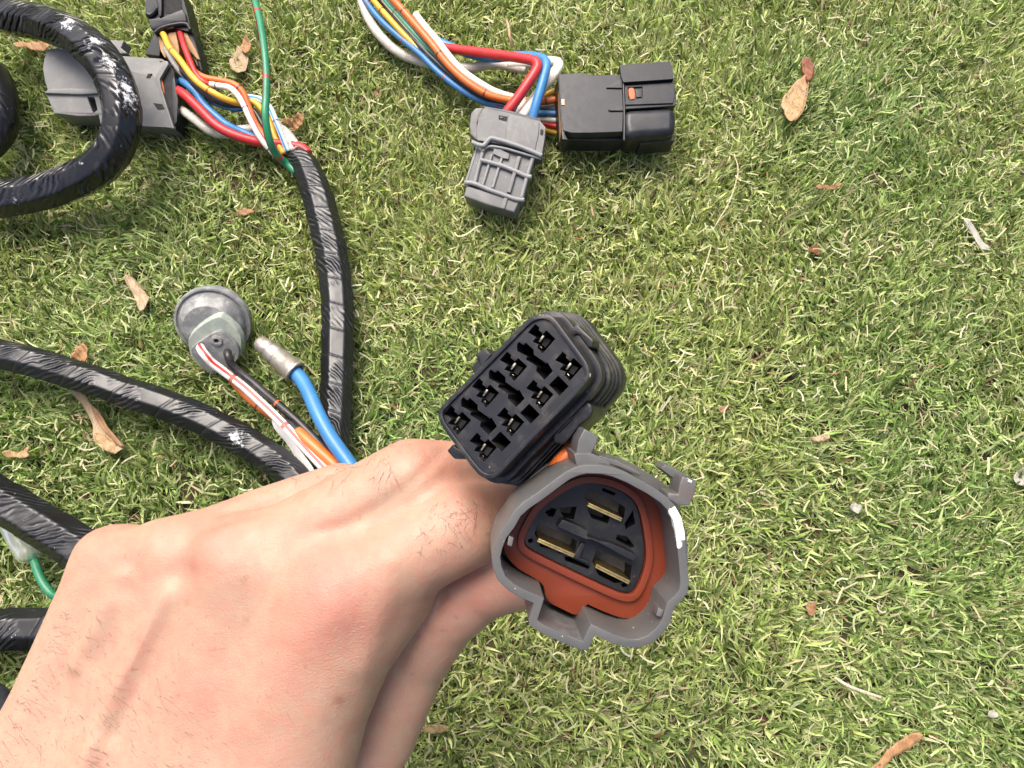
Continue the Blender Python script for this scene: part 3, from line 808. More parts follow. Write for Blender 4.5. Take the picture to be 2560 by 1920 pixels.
ob = empty('bullet_terminal', G(*ZS([(960, 640)])[0], 0), 'blunt nickel bullet terminal on a thick blue wire beside the lamp socket', 'terminal')
m = NT('nickel'); co = m.objco()
nz = m.noise(260, co, 6, 0.7)
m.set(Base_Color=m.mix(m.ramp(nz, 0.45, 0.7), (0.56, 0.51, 0.43), (0.25, 0.21, 0.16)), Metallic=0.85, Roughness=m.math('ADD', 0.24, m.math('MULTIPLY', nz, 0.32)), Normal=m.bump(nz, 0.25, 0.0003))
NICK = m.m
a0 = np.array(G(*ZS([(812, 505)])[0], .030)); a1 = np.array(G(*ZS([(1128, 770)])[0], .030))
prof = [(0.0, .0022), (0.01, .0030), (0.06, .0040), (0.20, .0049), (0.24, .0052), (0.27, .0049), (0.30, .0047), (0.33, .0053), (0.36, .0055), (0.50, .0057), (0.52, .0054), (0.535, .0057), (0.93, .0060), (0.95, .0064), (0.985, .0064), (1.0, .0058), (0.995, .0046), (0.94, .0044), (0.90, .0)]
dirn = (a1 - a0); Ln = np.linalg.norm(dirn); dirn /= Ln
e1 = np.cross(dirn, [0, 0, 1]); e1 /= np.linalg.norm(e1); e2 = np.cross(e1, dirn)
nv = 48; V = []; F = []
for t, r_ in prof:
    for i in range(nv):
        a = 2 * math.pi * i / nv
        V.append(a0 + dirn * Ln * t + r_ * (math.cos(a) * e1 + math.sin(a) * e2) - np.array(ob.location))
for k in range(len(prof) - 1):
    for i in range(nv):
        j = (i + 1) % nv
        F.append((k * nv + i, k * nv + j, (k + 1) * nv + j, (k + 1) * nv + i))
F.append(tuple(range(nv))[::-1])
link('metal_sleeve', mesh('metal_sleeve', V, F, sharp=40), NICK, ob)
wire('wire', ob, ZS([(1030, 690, .030), (1120, 768, .030), (1180, 838, .031), (1235, 940, .033), (1300, 1090, .035), (1360, 1210, .036), (1430, 1330, .036), (1530, 1470, .036), (1650, 1640, .036)]), .0038, BLU)

oc = empty('orange_crimp', G(*ZS([(1280, 1380)])[0], 0), 'short fat orange sleeved wire between the black and red-striped wires', 'wire')
wire('sleeve', oc, ZS([(1135, 1245, .030, .0024), (1150, 1262, .030, .0028), (1220, 1330, .031, .0031), (1320, 1420, .031, .0032), (1430, 1520, .031, .0032), (1560, 1650, .032, .0032)]), .0035, wiremat('orange_sleeve', (0.62, 0.14, 0.028), dirt=0.06), nv=20)
wire('wire', oc, ZS([(1040, 1160, .026), (1090, 1200, .028), (1145, 1255, .030), (1180, 1290, .031)]), .0020, BLK)

# white paper tag folded round the wires
m = NT('tag_paper'); co = m.objco()
m.set(Base_Color=m.mix(m.ramp(m.noise(120, co, 4), 0.4, 0.7), (0.70, 0.69, 0.66), (0.58, 0.56, 0.52)), Roughness=0.75, Normal=m.bump(m.noise(150, co, 3), 0.2, 0.0004))
PAPER = m.m
tp = ZS([(912, 1120, .030), (990, 1200, .033), (1110, 1340, .034), (1265, 1535, .034), (1300, 1600, .033), (1200, 1640, .026), (1150, 1530, .026), (1050, 1350, .026), (985, 1285, .026), (935, 1225, .027)])
Vt = np.array([tuple(G(*p)) for p in tp]); o0 = Vt.mean(0); o0[2] = 0
Fm = [(0, 1, 8, 9), (1, 2, 7, 8), (2, 3, 6, 7), (3, 4, 5, 6)]
V2_ = np.vstack([Vt, Vt + np.array([0, 0, -0.0003])]) - o0
nF = [f for f in Fm] + [tuple(i + 10 for i in f[::-1]) for f in Fm] + [(i, i + 10, (i + 1) % 10 + 10, (i + 1) % 10) for i in range(10)]
o = link('paper_tag', mesh('paper_tag', V2_, nF, smooth=False), PAPER, None, Matrix.Translation(o0))
sb = o.modifiers.new('soft', 'SUBSURF'); sb.levels = sb.render_levels = 2; sb.subdivision_type = 'CATMULL_CLARK'
setprops(o, 'blank white paper tag hanging on the striped wires', 'tag')
# ================================================================ plugs lying on the lawn
GREY = plastic('grey_housing', (0.150, 0.150, 0.145), rough=0.42, dust=0.18, dscale=120)
RIBM = plastic('worn_lit_rib', (0.185, 0.186, 0.188), rough=0.42, dust=0.2)  # paler rib plastic: edge wear plus brightness of light-facing ribs, put into colour
GREY2 = plastic('pale_grey_housing', (0.110, 0.110, 0.109), rough=0.45, dust=0.30, dscale=90)
BLKP = plastic('black_housing', (0.0075, 0.0090, 0.0125), rough=0.36, dust=0.05, dscale=120)
DARK = plastic('dark_cavity', (0.008, 0.008, 0.009), rough=0.7, dust=0.05)
TAN = plastic('tan_seal', (0.42, 0.24, 0.12), rough=0.7, dust=0.5, dustc=(0.28, 0.20, 0.13), grain=1.2)
ORSEAL = plastic('orange_seal', (0.62, 0.13, 0.045), rough=0.55, dust=0.08, grain=0.6)

def pl(F, w_, pts, z=lambda p: p, sm=0):
    q = F.uv(z(pts), w_)
    return chaikin(q, sm) if sm else q

def slab(name, F, z, pts, w1, w0, mat, parent, sm=0, bev=0.0004, holes=(), floor=None, taper=0.0, **kw):
    """a block traced at its front face w1 and reaching back to w0"""
    a = pl(F, w1, pts, z, sm)
    if holes:
        return prism(name, F, a, w1, w0, mat, parent, holes=[pl(F, w1, h, z) for h in holes], floor=floor, bev=bev, **kw)
    b = grow(a, taper) if taper else a
    return loft(name, [(a, w1), (b, w0)], mat, parent, bev, **kw)

def wedge(name, F, z, pts, w0, mat, parent, bev=0.0004, seg=2, **kw):
    """a block whose traced front corners each have their own height: pts = (x, y, w)"""
    P3 = []
    for p in pts:
        (u_, v_), = F.uv(z([p[:2]]), p[2]); P3.append((u_, v_, p[2]))
    if area([q[:2] for q in P3]) < 0: P3 = P3[::-1]
    bm = bmesh.new(); t = [bm.verts.new(q) for q in P3]; b_ = [bm.verts.new((q[0], q[1], w0)) for q in P3]
    bm.faces.new(t); bm.faces.new(b_[::-1]); n_ = len(t)
    for i in range(n_): bm.faces.new([t[i], t[(i + 1) % n_], b_[(i + 1) % n_], b_[i]])
    bmesh.ops.triangulate(bm, faces=bm.faces[:2])
    return wn(link(name, finish_bm(bm, name, bev, seg, **kw), mat, parent))

def ridge(name, F, z, pts, w_, r, mat, parent, nv=10):
    """a rounded raised rib following a traced line"""
    q = F.uv(z(pts), w_)
    V, Fc, UV = tube_mesh(name, [(x, y, w_) for x, y in q], r, nv, 0.0006)
    return link(name, mesh(name, V, Fc, uv=UV), mat, parent)

# ---- black plug, upper centre right
n_b = (Vector((0, -0.22, 1.0)) + RGT * 0.03)
Fb = Frame(G(*ZC([(1500, 520)])[0], 0.040), n_b, UPV)
bp_ = empty('black_plug', Fb.M, 'black plastic plug with a small orange catch, lying right of the grey one', 'connector')
slab('body', Fb, ZC, [(1012, 292), (1120, 283), (1220, 278), (1255, 290), (1300, 300), (1400, 297), (1540, 292), (1560, 560), (1556, 700), (1552, 780), (1290, 790), (1120, 790), (1046, 770), (1030, 600)], 0.0, -0.020, BLKP, bp_, bev=0.0022, seg=4, taper=0.0012)
slab('upper_hood', Fb, ZC, [(1530, 212), (1700, 198), (1955, 180), (1978, 225), (1990, 330), (1940, 334), (1700, 350), (1560, 358), (1540, 300)], 0.0022, -0.021, BLKP, bp_, bev=0.0026, seg=4)
slab('centre_channel', Fb, ZC, [(1550, 345), (1990, 325), (2006, 470), (2008, 560), (1565, 590)], -0.0012, -0.020, BLKP, bp_, bev=0.0005)
slab('centre_plate', Fb, ZC, [(1552, 385), (1988, 358), (2000, 460), (1984, 537), (1572, 552)], -0.0002, -0.0030, BLKP, bp_, bev=0.0003,
     holes=[[(1600, 405), (1722, 398), (1726, 492), (1606, 505)]])
slab('lower_hood', Fb, ZC, [(1562, 585), (1700, 578), (2006, 562), (2014, 660), (2008, 800), (1700, 822), (1575, 835), (1556, 700)], 0.0022, -0.021, BLKP, bp_, bev=0.0050, seg=5)
slab('bottom_lip', Fb, ZC, [(1690, 830), (2000, 815), (1996, 862), (1700, 890)], -0.0060, -0.021, BLKP, bp_, bev=0.0008)
slab('lower_side', Fb, ZC, [(1050, 750), (1300, 770), (1560, 770), (1560, 852), (1300, 855), (1080, 850), (1040, 810)], -0.0065, -0.021, BLKP, bp_, bev=0.0015)
slab('catch', Fb, ZC, [(1606, 408), (1646, 404), (1658, 450), (1656, 500), (1618, 506), (1606, 460)], 0.0006, -0.002, ORSEAL, bp_, bev=0.0004)
slab('catch_stop', Fb, ZC, [(1666, 424), (1714, 420), (1718, 484), (1672, 488)], -0.0001, -0.002, BLKP, bp_, bev=0.0003)
slab('seal', Fb, ZC, [(1004, 300), (1024, 298), (1040, 560), (1052, 800), (1030, 800), (1014, 560)], -0.003, -0.018, TAN, bp_, bev=0.0003)
slab('seal_tab', Fb, ZC, [(1032, 502), (1058, 500), (1062, 552), (1034, 552)], 0.0006, -0.002, plastic('peach_tab', (0.68, 0.36, 0.20), dust=0.2), bp_, bev=0.0003)
for q in ([(1415, 405), (1520, 340), (1548, 330), (1548, 408)], [(1432, 592), (1555, 560), (1562, 600), (1450, 602)]):
    slab('gusset', Fb, ZC, q, 0.0010, -0.004, BLKP, bp_, bev=0.0002)
ridge('rib', Fb, ZC, [(1545, 215), (1556, 300), (1560, 400), (1566, 560), (1568, 700), (1566, 860)], 0.0, 0.0009, BLKP, bp_)
slab('rear_cover', Fb, ZC, [(1006, 296), (1030, 294), (1050, 560), (1064, 800), (1090, 850), (1040, 845), (1020, 560)], -0.0006, -0.0175, BLKP, bp_, bev=0.0004)

# ---- grey ribbed plug hanging under the wires
n_g = (Vector((0, -0.30, 1.0)) - RGT * 0.06)
Fg = Frame(G(*ZC([(560, 980)])[0], 0.036), n_g, UPV)
gp = empty('grey_ribbed_plug', Fg.M, 'pale grey plug with a grid of raised ribs and an open collar below', 'connector')
slab('hood', Fg, ZC, [(370, 578), (470, 596), (590, 622), (850, 688), (898, 742), (888, 850), (866, 972), (720, 935), (560, 892), (430, 868), (318, 852), (312, 760), (330, 660)], 0.0, -0.018, GREY2, gp, bev=0.0013, seg=3,
     holes=None)
slab('hood_raised_panel', Fg, ZC, [(592, 628), (846, 696), (840, 800), (808, 940), (690, 905), (556, 868), (560, 760)], 0.0008, -0.003, GREY2, gp, bev=0.0006)
slab('side_wing', Fg, ZC, [(372, 572), (300, 575), (262, 620), (248, 720), (256, 800), (300, 850), (330, 850), (320, 700)], -0.0030, -0.017, GREY2, gp, bev=0.0012, sm=0)
slab('window', Fg, ZC, [(500, 638), (578, 652), (568, 694), (498, 676)], 0.00015, -0.001, DARK, gp, bev=0.0001)
slab('catch', Fg, ZC, [(512, 650), (540, 654), (536, 670), (510, 666)], 0.0004, -0.001, BLKP, gp, bev=0.0001)
slab('side_eye', Fg, ZC, [(856, 756), (880, 764), (874, 806), (852, 798)], 0.0006, -0.003, DARK, gp, bev=0.0001)
slab('sleeve', Fg, ZC, [(330, 880), (430, 880), (600, 910), (800, 985), (770, 1100), (732, 1230), (690, 1372), (560, 1335), (400, 1290), (218, 1225), (262, 1060)], -0.0030, -0.018, GREY2, gp, bev=0.0012, seg=3)
slab('collar', Fg, ZC, [(224, 1235), (400, 1288), (560, 1330), (680, 1362), (660, 1410), (632, 1468), (420, 1408), (200, 1330)], -0.0020, -0.0185, GREY2, gp, bev=0.0010, seg=3)
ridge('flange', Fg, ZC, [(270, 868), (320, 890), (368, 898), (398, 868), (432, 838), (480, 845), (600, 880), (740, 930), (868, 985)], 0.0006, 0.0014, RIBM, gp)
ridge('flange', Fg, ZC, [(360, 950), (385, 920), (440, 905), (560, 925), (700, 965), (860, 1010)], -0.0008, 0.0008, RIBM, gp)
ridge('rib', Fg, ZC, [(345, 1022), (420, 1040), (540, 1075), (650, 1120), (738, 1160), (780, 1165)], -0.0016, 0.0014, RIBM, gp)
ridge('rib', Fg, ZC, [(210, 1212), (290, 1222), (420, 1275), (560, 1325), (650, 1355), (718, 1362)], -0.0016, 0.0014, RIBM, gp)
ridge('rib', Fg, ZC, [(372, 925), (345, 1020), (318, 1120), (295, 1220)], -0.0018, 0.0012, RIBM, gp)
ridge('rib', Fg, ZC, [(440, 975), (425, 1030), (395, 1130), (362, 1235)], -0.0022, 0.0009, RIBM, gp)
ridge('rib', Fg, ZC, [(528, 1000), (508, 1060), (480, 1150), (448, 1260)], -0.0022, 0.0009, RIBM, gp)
slab('wide_rib', Fg, ZC, [(655, 985), (692, 990), (650, 1130), (600, 1300), (566, 1292), (620, 1120)], -0.0008, -0.003, GREY2, gp, bev=0.0005)
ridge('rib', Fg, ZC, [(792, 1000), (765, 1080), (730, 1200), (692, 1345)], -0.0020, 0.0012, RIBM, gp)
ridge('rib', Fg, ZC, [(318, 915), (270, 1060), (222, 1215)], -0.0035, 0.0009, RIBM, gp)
slab('name_plate', Fg, ZC, [(460, 920), (500, 924), (590, 968), (582, 1012), (528, 1004), (450, 965)], -0.0011, -0.003, GREY2, gp, bev=0.0002)
slab('collar_stripe', Fg, ZC, [(546, 1340), (576, 1348), (548, 1436), (516, 1428)], -0.0009, -0.002, GREY2, gp, bev=0.0002)
# open end of the hood where the wires enter
slab('rear_opening', Fg, ZC, [(372, 560), (600, 600), (856, 670), (870, 700), (600, 640), (380, 590)], -0.003, -0.016, BLKP, gp, bev=0.0004)

# ---- grey plug at the upper left, behind the coil
n_l = (Vector((0, -0.36, 1.0)))
Fl = Frame(G(*Z4([(500, 800)])[0], 0.028), n_l, UPV)
lp = empty('grey_plug', Fl.M, 'large dark grey plug behind the coiled loom, red wire leaving its open end', 'connector')
top_w = -0.006
def two(front, back, wf, wb): return [(Fl.uv(Z4(front), wf), wf), (Fl.uv(Z4(back), wb), wb)]
slab('main_shell', Fl, Z4, [(360, 552), (640, 545), (915, 612), (945, 640), (968, 760), (1000, 880), (1042, 1008), (800, 995), (640, 985), (480, 980), (440, 800)], 0.0, -0.020, GREY, lp, bev=0.0012, seg=3)
wedge('top_face', Fl, Z4, [(350, 556, 0.0), (640, 546, 0.0), (918, 614, 0.0), (1002, 486, -0.0075), (960, 462, -0.0085), (600, 436, -0.0085), (420, 420, -0.0085)], -0.018, GREY, lp, bev=0.0007, seg=3)
slab('front_shell', Fl, Z4, [(52, 410), (140, 385), (360, 395), (500, 430), (520, 700), (300, 712), (60, 712), (38, 640), (20, 540), (30, 470)], 0.0006, -0.020, GREY, lp, bev=0.0028, seg=4)
slab('side_step', Fl, Z4, [(32, 722), (70, 712), (300, 716), (470, 716), (520, 800), (500, 900), (420, 915), (300, 918), (110, 895), (70, 800)], 0.0002, -0.019, GREY, lp, bev=0.0014, seg=3,
     holes=[[(372, 765), (470, 768), (470, 850), (420, 892)]], floor=-0.008)
slab('ledge', Fl, Z4, [(30, 735), (60, 704), (250, 695), (470, 700), (470, 735), (330, 745)], 0.0022, -0.002, GREY, lp, bev=0.0007)
slab('rear_fin', Fl, Z4, [(500, 312), (664, 320), (640, 378), (690, 420), (600, 425), (520, 410)], -0.010, -0.020, GREY, lp, bev=0.0006)
slab('rear_fin', Fl, Z4, [(40, 395), (150, 372), (160, 400), (60, 430)], -0.008, -0.018, GREY, lp, bev=0.0006)
wedge('slot', Fl, Z4, [(905, 520, -0.0052), (945, 480, -0.0073), (970, 482, -0.0073), (930, 524, -0.0052)], -0.012, DARK, lp, bev=0.0)
slab('slot', Fl, Z4, [(838, 615), (852, 582), (882, 580), (868, 616)], 0.0003, -0.001, DARK, lp, bev=0.0001)
slab('slot', Fl, Z4, [(892, 812), (965, 822), (985, 862), (930, 868)], 0.0002, -0.001, DARK, lp, bev=0.0001)
slab('lip', Fl, Z4, [(905, 612), (990, 478), (1010, 486), (1014, 506), (945, 625), (960, 700), (1010, 860), (1058, 1010), (1040, 1018), (985, 860)], 0.0006, -0.003, GREY, lp, bev=0.0004)
wedge('seam', Fl, Z4, [(640, 516, -0.0018), (780, 528, -0.0028), (905, 548, -0.0036), (904, 554, -0.0033), (780, 535, -0.0025), (640, 523, -0.0015)], -0.008, DARK, lp, bev=0.0)
slab('open_end', Fl, Z4, [(925, 640), (1005, 500), (1060, 560), (1085, 800), (1085, 985), (1052, 1012), (1000, 860)], -0.0022, -0.018, DARK, lp, bev=0.0006)
slab('seal', Fl, Z4, [(932, 636), (958, 612), (975, 680), (985, 740), (968, 730)], -0.0014, -0.016, ORSEAL, lp, bev=0.0004)
slab('inner_wall', Fl, Z4, [(1040, 640), (1060, 600), (1090, 790), (1080, 960), (1056, 1000), (1040, 860)], -0.0010, -0.017, BLKP, lp, bev=0.0004)

# ---- black plug with the tan seal, at the top edge
Fk = Frame(G(*Z4([(1030, 200)])[0], 0.032), Vector((0.05, -0.42, 1.0)), UPV)
kp = empty('black_socket', Fk.M, 'black plug at the top edge, tan seal crumbling around its yellow and red wires', 'connector')
slab('shell', Fk, Z4, [(850, -60), (1120, -60), (1165, 100), (1195, 250), (1150, 245), (1060, 225), (960, 250), (905, 268), (870, 180), (838, 110), (826, 30)], 0.0, -0.018, BLKP, kp, bev=0.0016, seg=3)
slab('clip_bar', Fk, Z4, [(900, -60), (960, -60), (962, 60), (958, 130), (935, 132), (925, 40)], 0.0026, -0.002, BLKP, kp, bev=0.0006)
slab('clip_window', Fk, Z4, [(975, -40), (1110, -50), (1128, 80), (1100, 100), (990, 112)], 0.0002, -0.001, DARK, kp, bev=0.0002)
slab('strap', Fk, Z4, [(850, 150), (960, 135), (1120, 70), (1148, 110), (1160, 170), (1060, 180), (900, 240), (868, 220)], 0.0018, -0.006, BLKP, kp, bev=0.0009)
ridge('ridge', Fk, Z4, [(905, 262), (960, 222), (1060, 195), (1155, 190), (1190, 240)], 0.0016, 0.0012, BLKP, kp)
ridge('ridge', Fk, Z4, [(845, 110), (880, 118), (930, 60)], 0.0010, 0.0016, BLKP, kp)
slab('skirt', Fk, Z4, [(905, 262), (870, 330), (826, 428), (850, 440), (945, 445), (955, 330), (940, 270)], -0.004, -0.018, BLKP, kp, bev=0.0012)
slab('skirt', Fk, Z4, [(1150, 190), (1200, 240), (1250, 400), (1286, 560), (1262, 575), (1225, 450), (1180, 330), (1130, 240)], -0.003, -0.018, BLKP, kp, bev=0.0010)
slab('tan_seal', Fk, Z4, [(928, 290), (965, 268), (1080, 240), (1150, 250), (1200, 350), (1250, 440), (1270, 545), (1240, 520), (1190, 420), (1130, 330), (1040, 330), (1010, 420), (975, 450), (940, 370)], -0.0040, -0.016, TAN, kp, bev=0.0008, sm=0)
slab('seal_block', Fk, Z4, [(1010, 258), (1072, 250), (1098, 380), (1100, 440), (1040, 400), (1010, 320)], -0.0012, -0.012, TAN, kp, bev=0.0006)
slab('seal_rim', Fk, Z4, [(1130, 250), (1160, 262), (1225, 380), (1262, 470), (1240, 470), (1180, 400), (1140, 330)], -0.0018, -0.012, TAN, kp, bev=0.0006)
slab('seal_rim', Fk, Z4, [(930, 285), (960, 290), (985, 360), (1005, 440), (985, 458), (950, 400)], -0.0018, -0.012, TAN, kp, bev=0.0006)
slab('label_chip', Fk, Z4, [(990, 206), (1048, 196), (1048, 210), (992, 220)], 0.0020, 0.0, TAN, kp, bev=0.0002)

# ================================================================ the two plugs held in the hand
# ---- black eight-way plug
DB = 0.168
Oh = P(1290, 985, DB)
Nh = -(FWD + RGT * 0.36 + UPV * (-0.05))
Fh = Frame(Oh, Nh, UPV)
hb = empty('black_eight_way_plug', Fh.M, 'black eight-way plug held up to the lens, square cavities with metal tongues', 'connector')
HBM = plastic('held_black_housing', (0.0095, 0.0105, 0.0135), rough=0.36, dust=0.22, spots=[(tuple(Fh.uv(ZB([p]), 0)[0]) + (0.0,), r_) for p, r_ in (((1300, 560), .00045), ((1275, 600), .00050), ((1240, 640), .00035), ((1150, 240), .00025))], dscale=200, grain=0.6, dustc=(0.20, 0.16, 0.12))
face = [(160, 790), (400, 555), (660, 290), (780, 165), (850, 105), (930, 78), (1000, 90), (1050, 130), (1120, 230), (1240, 390), (1300, 480), (1318, 560), (1295, 620), (1180, 750), (900, 1030), (700, 1240), (600, 1350), (545, 1385), (480, 1375), (420, 1330), (300, 1170), (180, 1010), (130, 930), (118, 850)]
tpl = [(820, 225), (880, 158), (912, 188), (905, 205), (940, 235), (968, 208), (1038, 275), (935, 392), (895, 350), (903, 318), (855, 300), (885, 262)]
bt = [(735, 320), (750, 298), (785, 325), (805, 305), (865, 360), (868, 400), (965, 470), (975, 460), (1018, 530), (950, 600), (885, 530), (890, 495), (805, 440), (815, 415), (735, 372)]
dt = [(1060, 565), (1143, 650), (1070, 725), (985, 640)]
offA = [(0, 0), (-223, 218), (-445, 428), (-667, 643)]
offC = [(215, 218), (-15, 440), (-245, 658), (-462, 858)]
sh = lambda t, o_: [(x + o_[0], y + o_[1]) for x, y in t]
offD = [(0, 0), (-228, 222), (-456, 442)]
holes = [sh(tpl, o_) for o_ in offA + offC] + [sh(bt, o_) for o_ in [(0, 0), (-223, 217), (-442, 437)]] + [sh(dt, o_) for o_ in offD]
fo = chaikin(Fh.uv(ZB(face)), 1)
hl = [Fh.uv(ZB(h)) for h in holes]
fi = grow(fo, -0.0011)
prism('face_block', Fh, fi, 0.0, -0.0205, HBM, hb, holes=hl, floor=-0.0195, bev=0.0002, ang=50)
bm = bmesh.new()
add_prism(bm, fo, 0.0007, -0.0115, [grow(fi, 0.00003)])
link('face_rim', finish_bm(bm, 'face_rim', 0.00025), HBM, hb)
GOLD = NT('tinned_terminal'); co = GOLD.objco()
GOLD.set(Base_Color=GOLD.mix(GOLD.ramp(GOLD.noise(700, co, 4), 0.4, 0.65), (0.50, 0.45, 0.36), (0.18, 0.15, 0.10)), Metallic=1.0, Roughness=0.28)
GOLD = GOLD.m
DG = plastic('cavity_lining', (0.006, 0.0062, 0.007), rough=0.6, dust=0.1)
for o_ in offA + offC:
    t1 = Fh.uv(ZB(sh([(938, 243), (954, 252), (916, 302), (898, 297)], o_)), -0.0020)
    bm = bmesh.new()
    add_prism(bm, t1, -0.0020, -0.0100)
    t2 = Fh.uv(ZB(sh([(906, 322), (914, 324), (935, 348), (929, 354)], o_)), -0.0020)
    add_prism(bm, t2, -0.0020, -0.0100)
    link('terminal', finish_bm(bm, 'terminal', 0.00008), GOLD, hb)
    t3 = Fh.uv(ZB(sh([(955, 262), (1005, 285), (960, 345), (925, 320)], o_)), -0.0030)
    bm = bmesh.new(); add_prism(bm, t3, -0.0030, -0.0102)
    link('terminal_sleeve', finish_bm(bm, 'terminal_sleeve', 0.0001), DARK, hb)
# body behind the face, stepped with seal rings
bm = bmesh.new(); add_prism(bm, grow(chaikin(fo, 1), 0.0012), -0.0085, -0.0206, [grow(chaikin(fo, 1), -0.0014)]); link('barrel', finish_bm(bm, 'barrel', 0.0003), HBM, hb)
g0 = grow(fo, -0.0006)
bm = bmesh.new()
fl1 = grow(chaikin(fo, 1), 0.0014)
add_prism(bm, fl1, -0.0050, -0.0085, [grow(chaikin(fo, 1), -0.0001)])
link('flange', finish_bm(bm, 'flange', 0.0005), HBM, hb)
for k, w_ in enumerate((-0.0105, -0.0130, -0.0155)):
    bm = bmesh.new(); r_ = grow(chaikin(fo, 1), 0.0020 + 0.0003 * k)
    add_prism(bm, r_, w_, w_ - 0.0016, [grow(chaikin(fo, 1), 0.0002)])
    link('seal_ring', finish_bm(bm, 'seal_ring', 0.0006, 3), plastic('black_seal_ring', (0.012, 0.013, 0.014), rough=0.33, dust=0.25), hb)
rb = grow(chaikin(fo, 1), 0.0012)
loft('rear_body', [(rb, -0.0200), (rb, -0.0290)], HBM, hb, 0.0010, 3)
rb2 = grow(chaikin(fo, 1), 0.0030)
bm = bmesh.new(); add_prism(bm, rb2, -0.0185, -0.0240, [grow(chaikin(fo, 1), 0.0002)]); link('rear_skirt', finish_bm(bm, 'rear_skirt', 0.0008, 3), HBM, hb)
slab('lug', Fh, ZB, [(1150, 205), (1208, 160), (1338, 285), (1335, 335), (1300, 350), (1215, 235), (1175, 250)], -0.0042, -0.0105, HBM, hb, bev=0.0004)
slab('lug', Fh, ZB, [(372, 505), (430, 430), (398, 405), (475, 345), (530, 400), (500, 440), (590, 370), (620, 400), (520, 560), (420, 570)], -0.0060, -0.0140, HBM, hb, bev=0.0003)
slab('lug', Fh, ZB, [(178, 1160), (225, 1108), (262, 1140), (340, 1180), (360, 1228), (235, 1225)], -0.0040, -0.0100, HBM, hb, bev=0.0004)
slab('latch', Fh, ZB, [(1010, 1000), (1180, 830), (1280, 760), (1330, 800), (1330, 880), (1230, 960), (1110, 1110), (1020, 1100)], -0.0060, -0.0200, HBM, hb, bev=0.0008)
slab('latch_slot', Fh, ZB, [(1040, 1000), (1150, 890), (1175, 905), (1065, 1020)], -0.0055, -0.0100, DG, hb, bev=0.0002)

# ---- grey three-pin socket
Og = P(1478, 1395, 0.158)
Fg3 = Frame(Og, -(FWD - RGT * 0.05 + UPV * 0.02), UPV)
h3 = empty('grey_three_pin_socket', Fg3.M, 'grey three-pin socket with orange seal and brass blades, held in the fingers', 'connector')
# paint marks are given in local coordinates on the rim
def loc3(p, w_=0.0):
    u_, v_ = Fg3.uv(ZG([p]), w_)[0]; return (u_, v_, w_)
SG = plastic('held_grey_housing', (0.085, 0.085, 0.083), rough=0.40, dust=0.75, dustc=(0.10, 0.070, 0.055), dscale=110,
             spots=[(loc3((1475, 640)), .0018), (loc3((1500, 700)), .0022), (loc3((1505, 750)), .0018), (loc3((1460, 600)), .0012), (loc3((1548, 395), -.002), .0011), (loc3((1545, 440), -.002), .0008), (loc3((1490, 835)), .0006)])
SGI = SG
outer = [(700, 332), (770, 300), (840, 284), (940, 284), (1040, 305), (1150, 350), (1300, 432), (1400, 500), (1455, 560), (1500, 640), (1525, 740), (1532, 830), (1545, 960), (1556, 1090), (1545, 1170), (1500, 1230), (1455, 1270),
         (1425, 1380), (1370, 1455), (1300, 1515), (1210, 1548), (1120, 1545), (1020, 1515), (905, 1462), (886, 1500), (858, 1568), (800, 1562), (650, 1500), (520, 1440), (455, 1395), (448, 1350), (482, 1240), (400, 1205), (310, 1155), (235, 1085), (200, 1000), (190, 920), (205, 850), (240, 760), (300, 680), (345, 600), (410, 540), (500, 480), (600, 405)]
og = Fg3.uv(ZG(outer))
ig = grow(og, -0.0018)
bm = bmesh.new()
add_prism(bm, og, 0.0, -0.0205, [ig])
link('shroud', finish_bm(bm, 'shroud', 0.00038, 3), SG, h3)
base = [(x, y) for x, y in og]
loft('rear_shell', [(grow(og, -0.0004), -0.0204), (grow(og, -0.0016), -0.0330)], SG, h3, 0.001)
# widened back, seen above and left of the rim
wide = [(600, 260), (740, 190), (840, 180), (1000, 205), (1120, 250), (1260, 330), (1400, 420), (1480, 540), (1500, 700), (1500, 1000), (1400, 1250), (1200, 1400), (900, 1380), (500, 1200), (330, 1080), (290, 900), (300, 720), (330, 560), (400, 430), (500, 330)]
wg = chaikin(Fg3.uv(ZG(wide), -0.0208), 1)
loft('back_shell', [(wg, -0.0208), (grow(wg, -0.0008), -0.0350)], SG, h3, 0.0015, 3)
ow = [(800, 352), (900, 340), (1010, 362), (1190, 440), (1325, 525), (1375, 640), (1392, 860), (1385, 1000), (1340, 1110), (1280, 1150), (1275, 1225), (1235, 1290), (1140, 1332), (1050, 1312), (880, 1240), (860, 1225), (830, 1240), (790, 1315), (690, 1265), (580, 1210), (572, 1100), (480, 1040), (380, 985), (320, 920), (285, 850), (330, 790), (360, 700), (400, 610), (520, 495), (690, 395)]
m = NT('orange_silicone'); co = m.objco()
m.set(Base_Color=m.mix(m.ramp(m.noise(900, co, 2), 0.72, 0.78), m.mix(m.ramp(m.noise(70, co, 2), 0.4, 0.8), (0.150, 0.027, 0.010), (0.120, 0.020, 0.008)), (0.05, 0.015, 0.01)), Roughness=0.42, Normal=m.bump(m.noise(900, co, 2), 0.08, 0.0001))
m.p.inputs['Specular IOR Level'].default_value = 0.35
SEALM = m.m
iw = [(880, 405), (1000, 425), (1100, 470), (1160, 515), (1200, 580), (1228, 700), (1250, 860), (1245, 960), (1215, 1060), (1175, 1145), (1140, 1170), (1080, 1160), (980, 1118), (800, 1035), (560, 918), (450, 860), (415, 825), (425, 760), (500, 620), (560, 555), (680, 470), (790, 415)]
WS = -0.0125
sb_o = grow(chaikin(Fg3.uv(ZG(ow), WS), 2), 0.0006); sb_i = chaikin(Fg3.uv(ZG(iw), WS), 1)
bm = bmesh.new(); add_prism(bm, sb_o, WS, -0.0202, [grow(sb_i, 0.00008)])
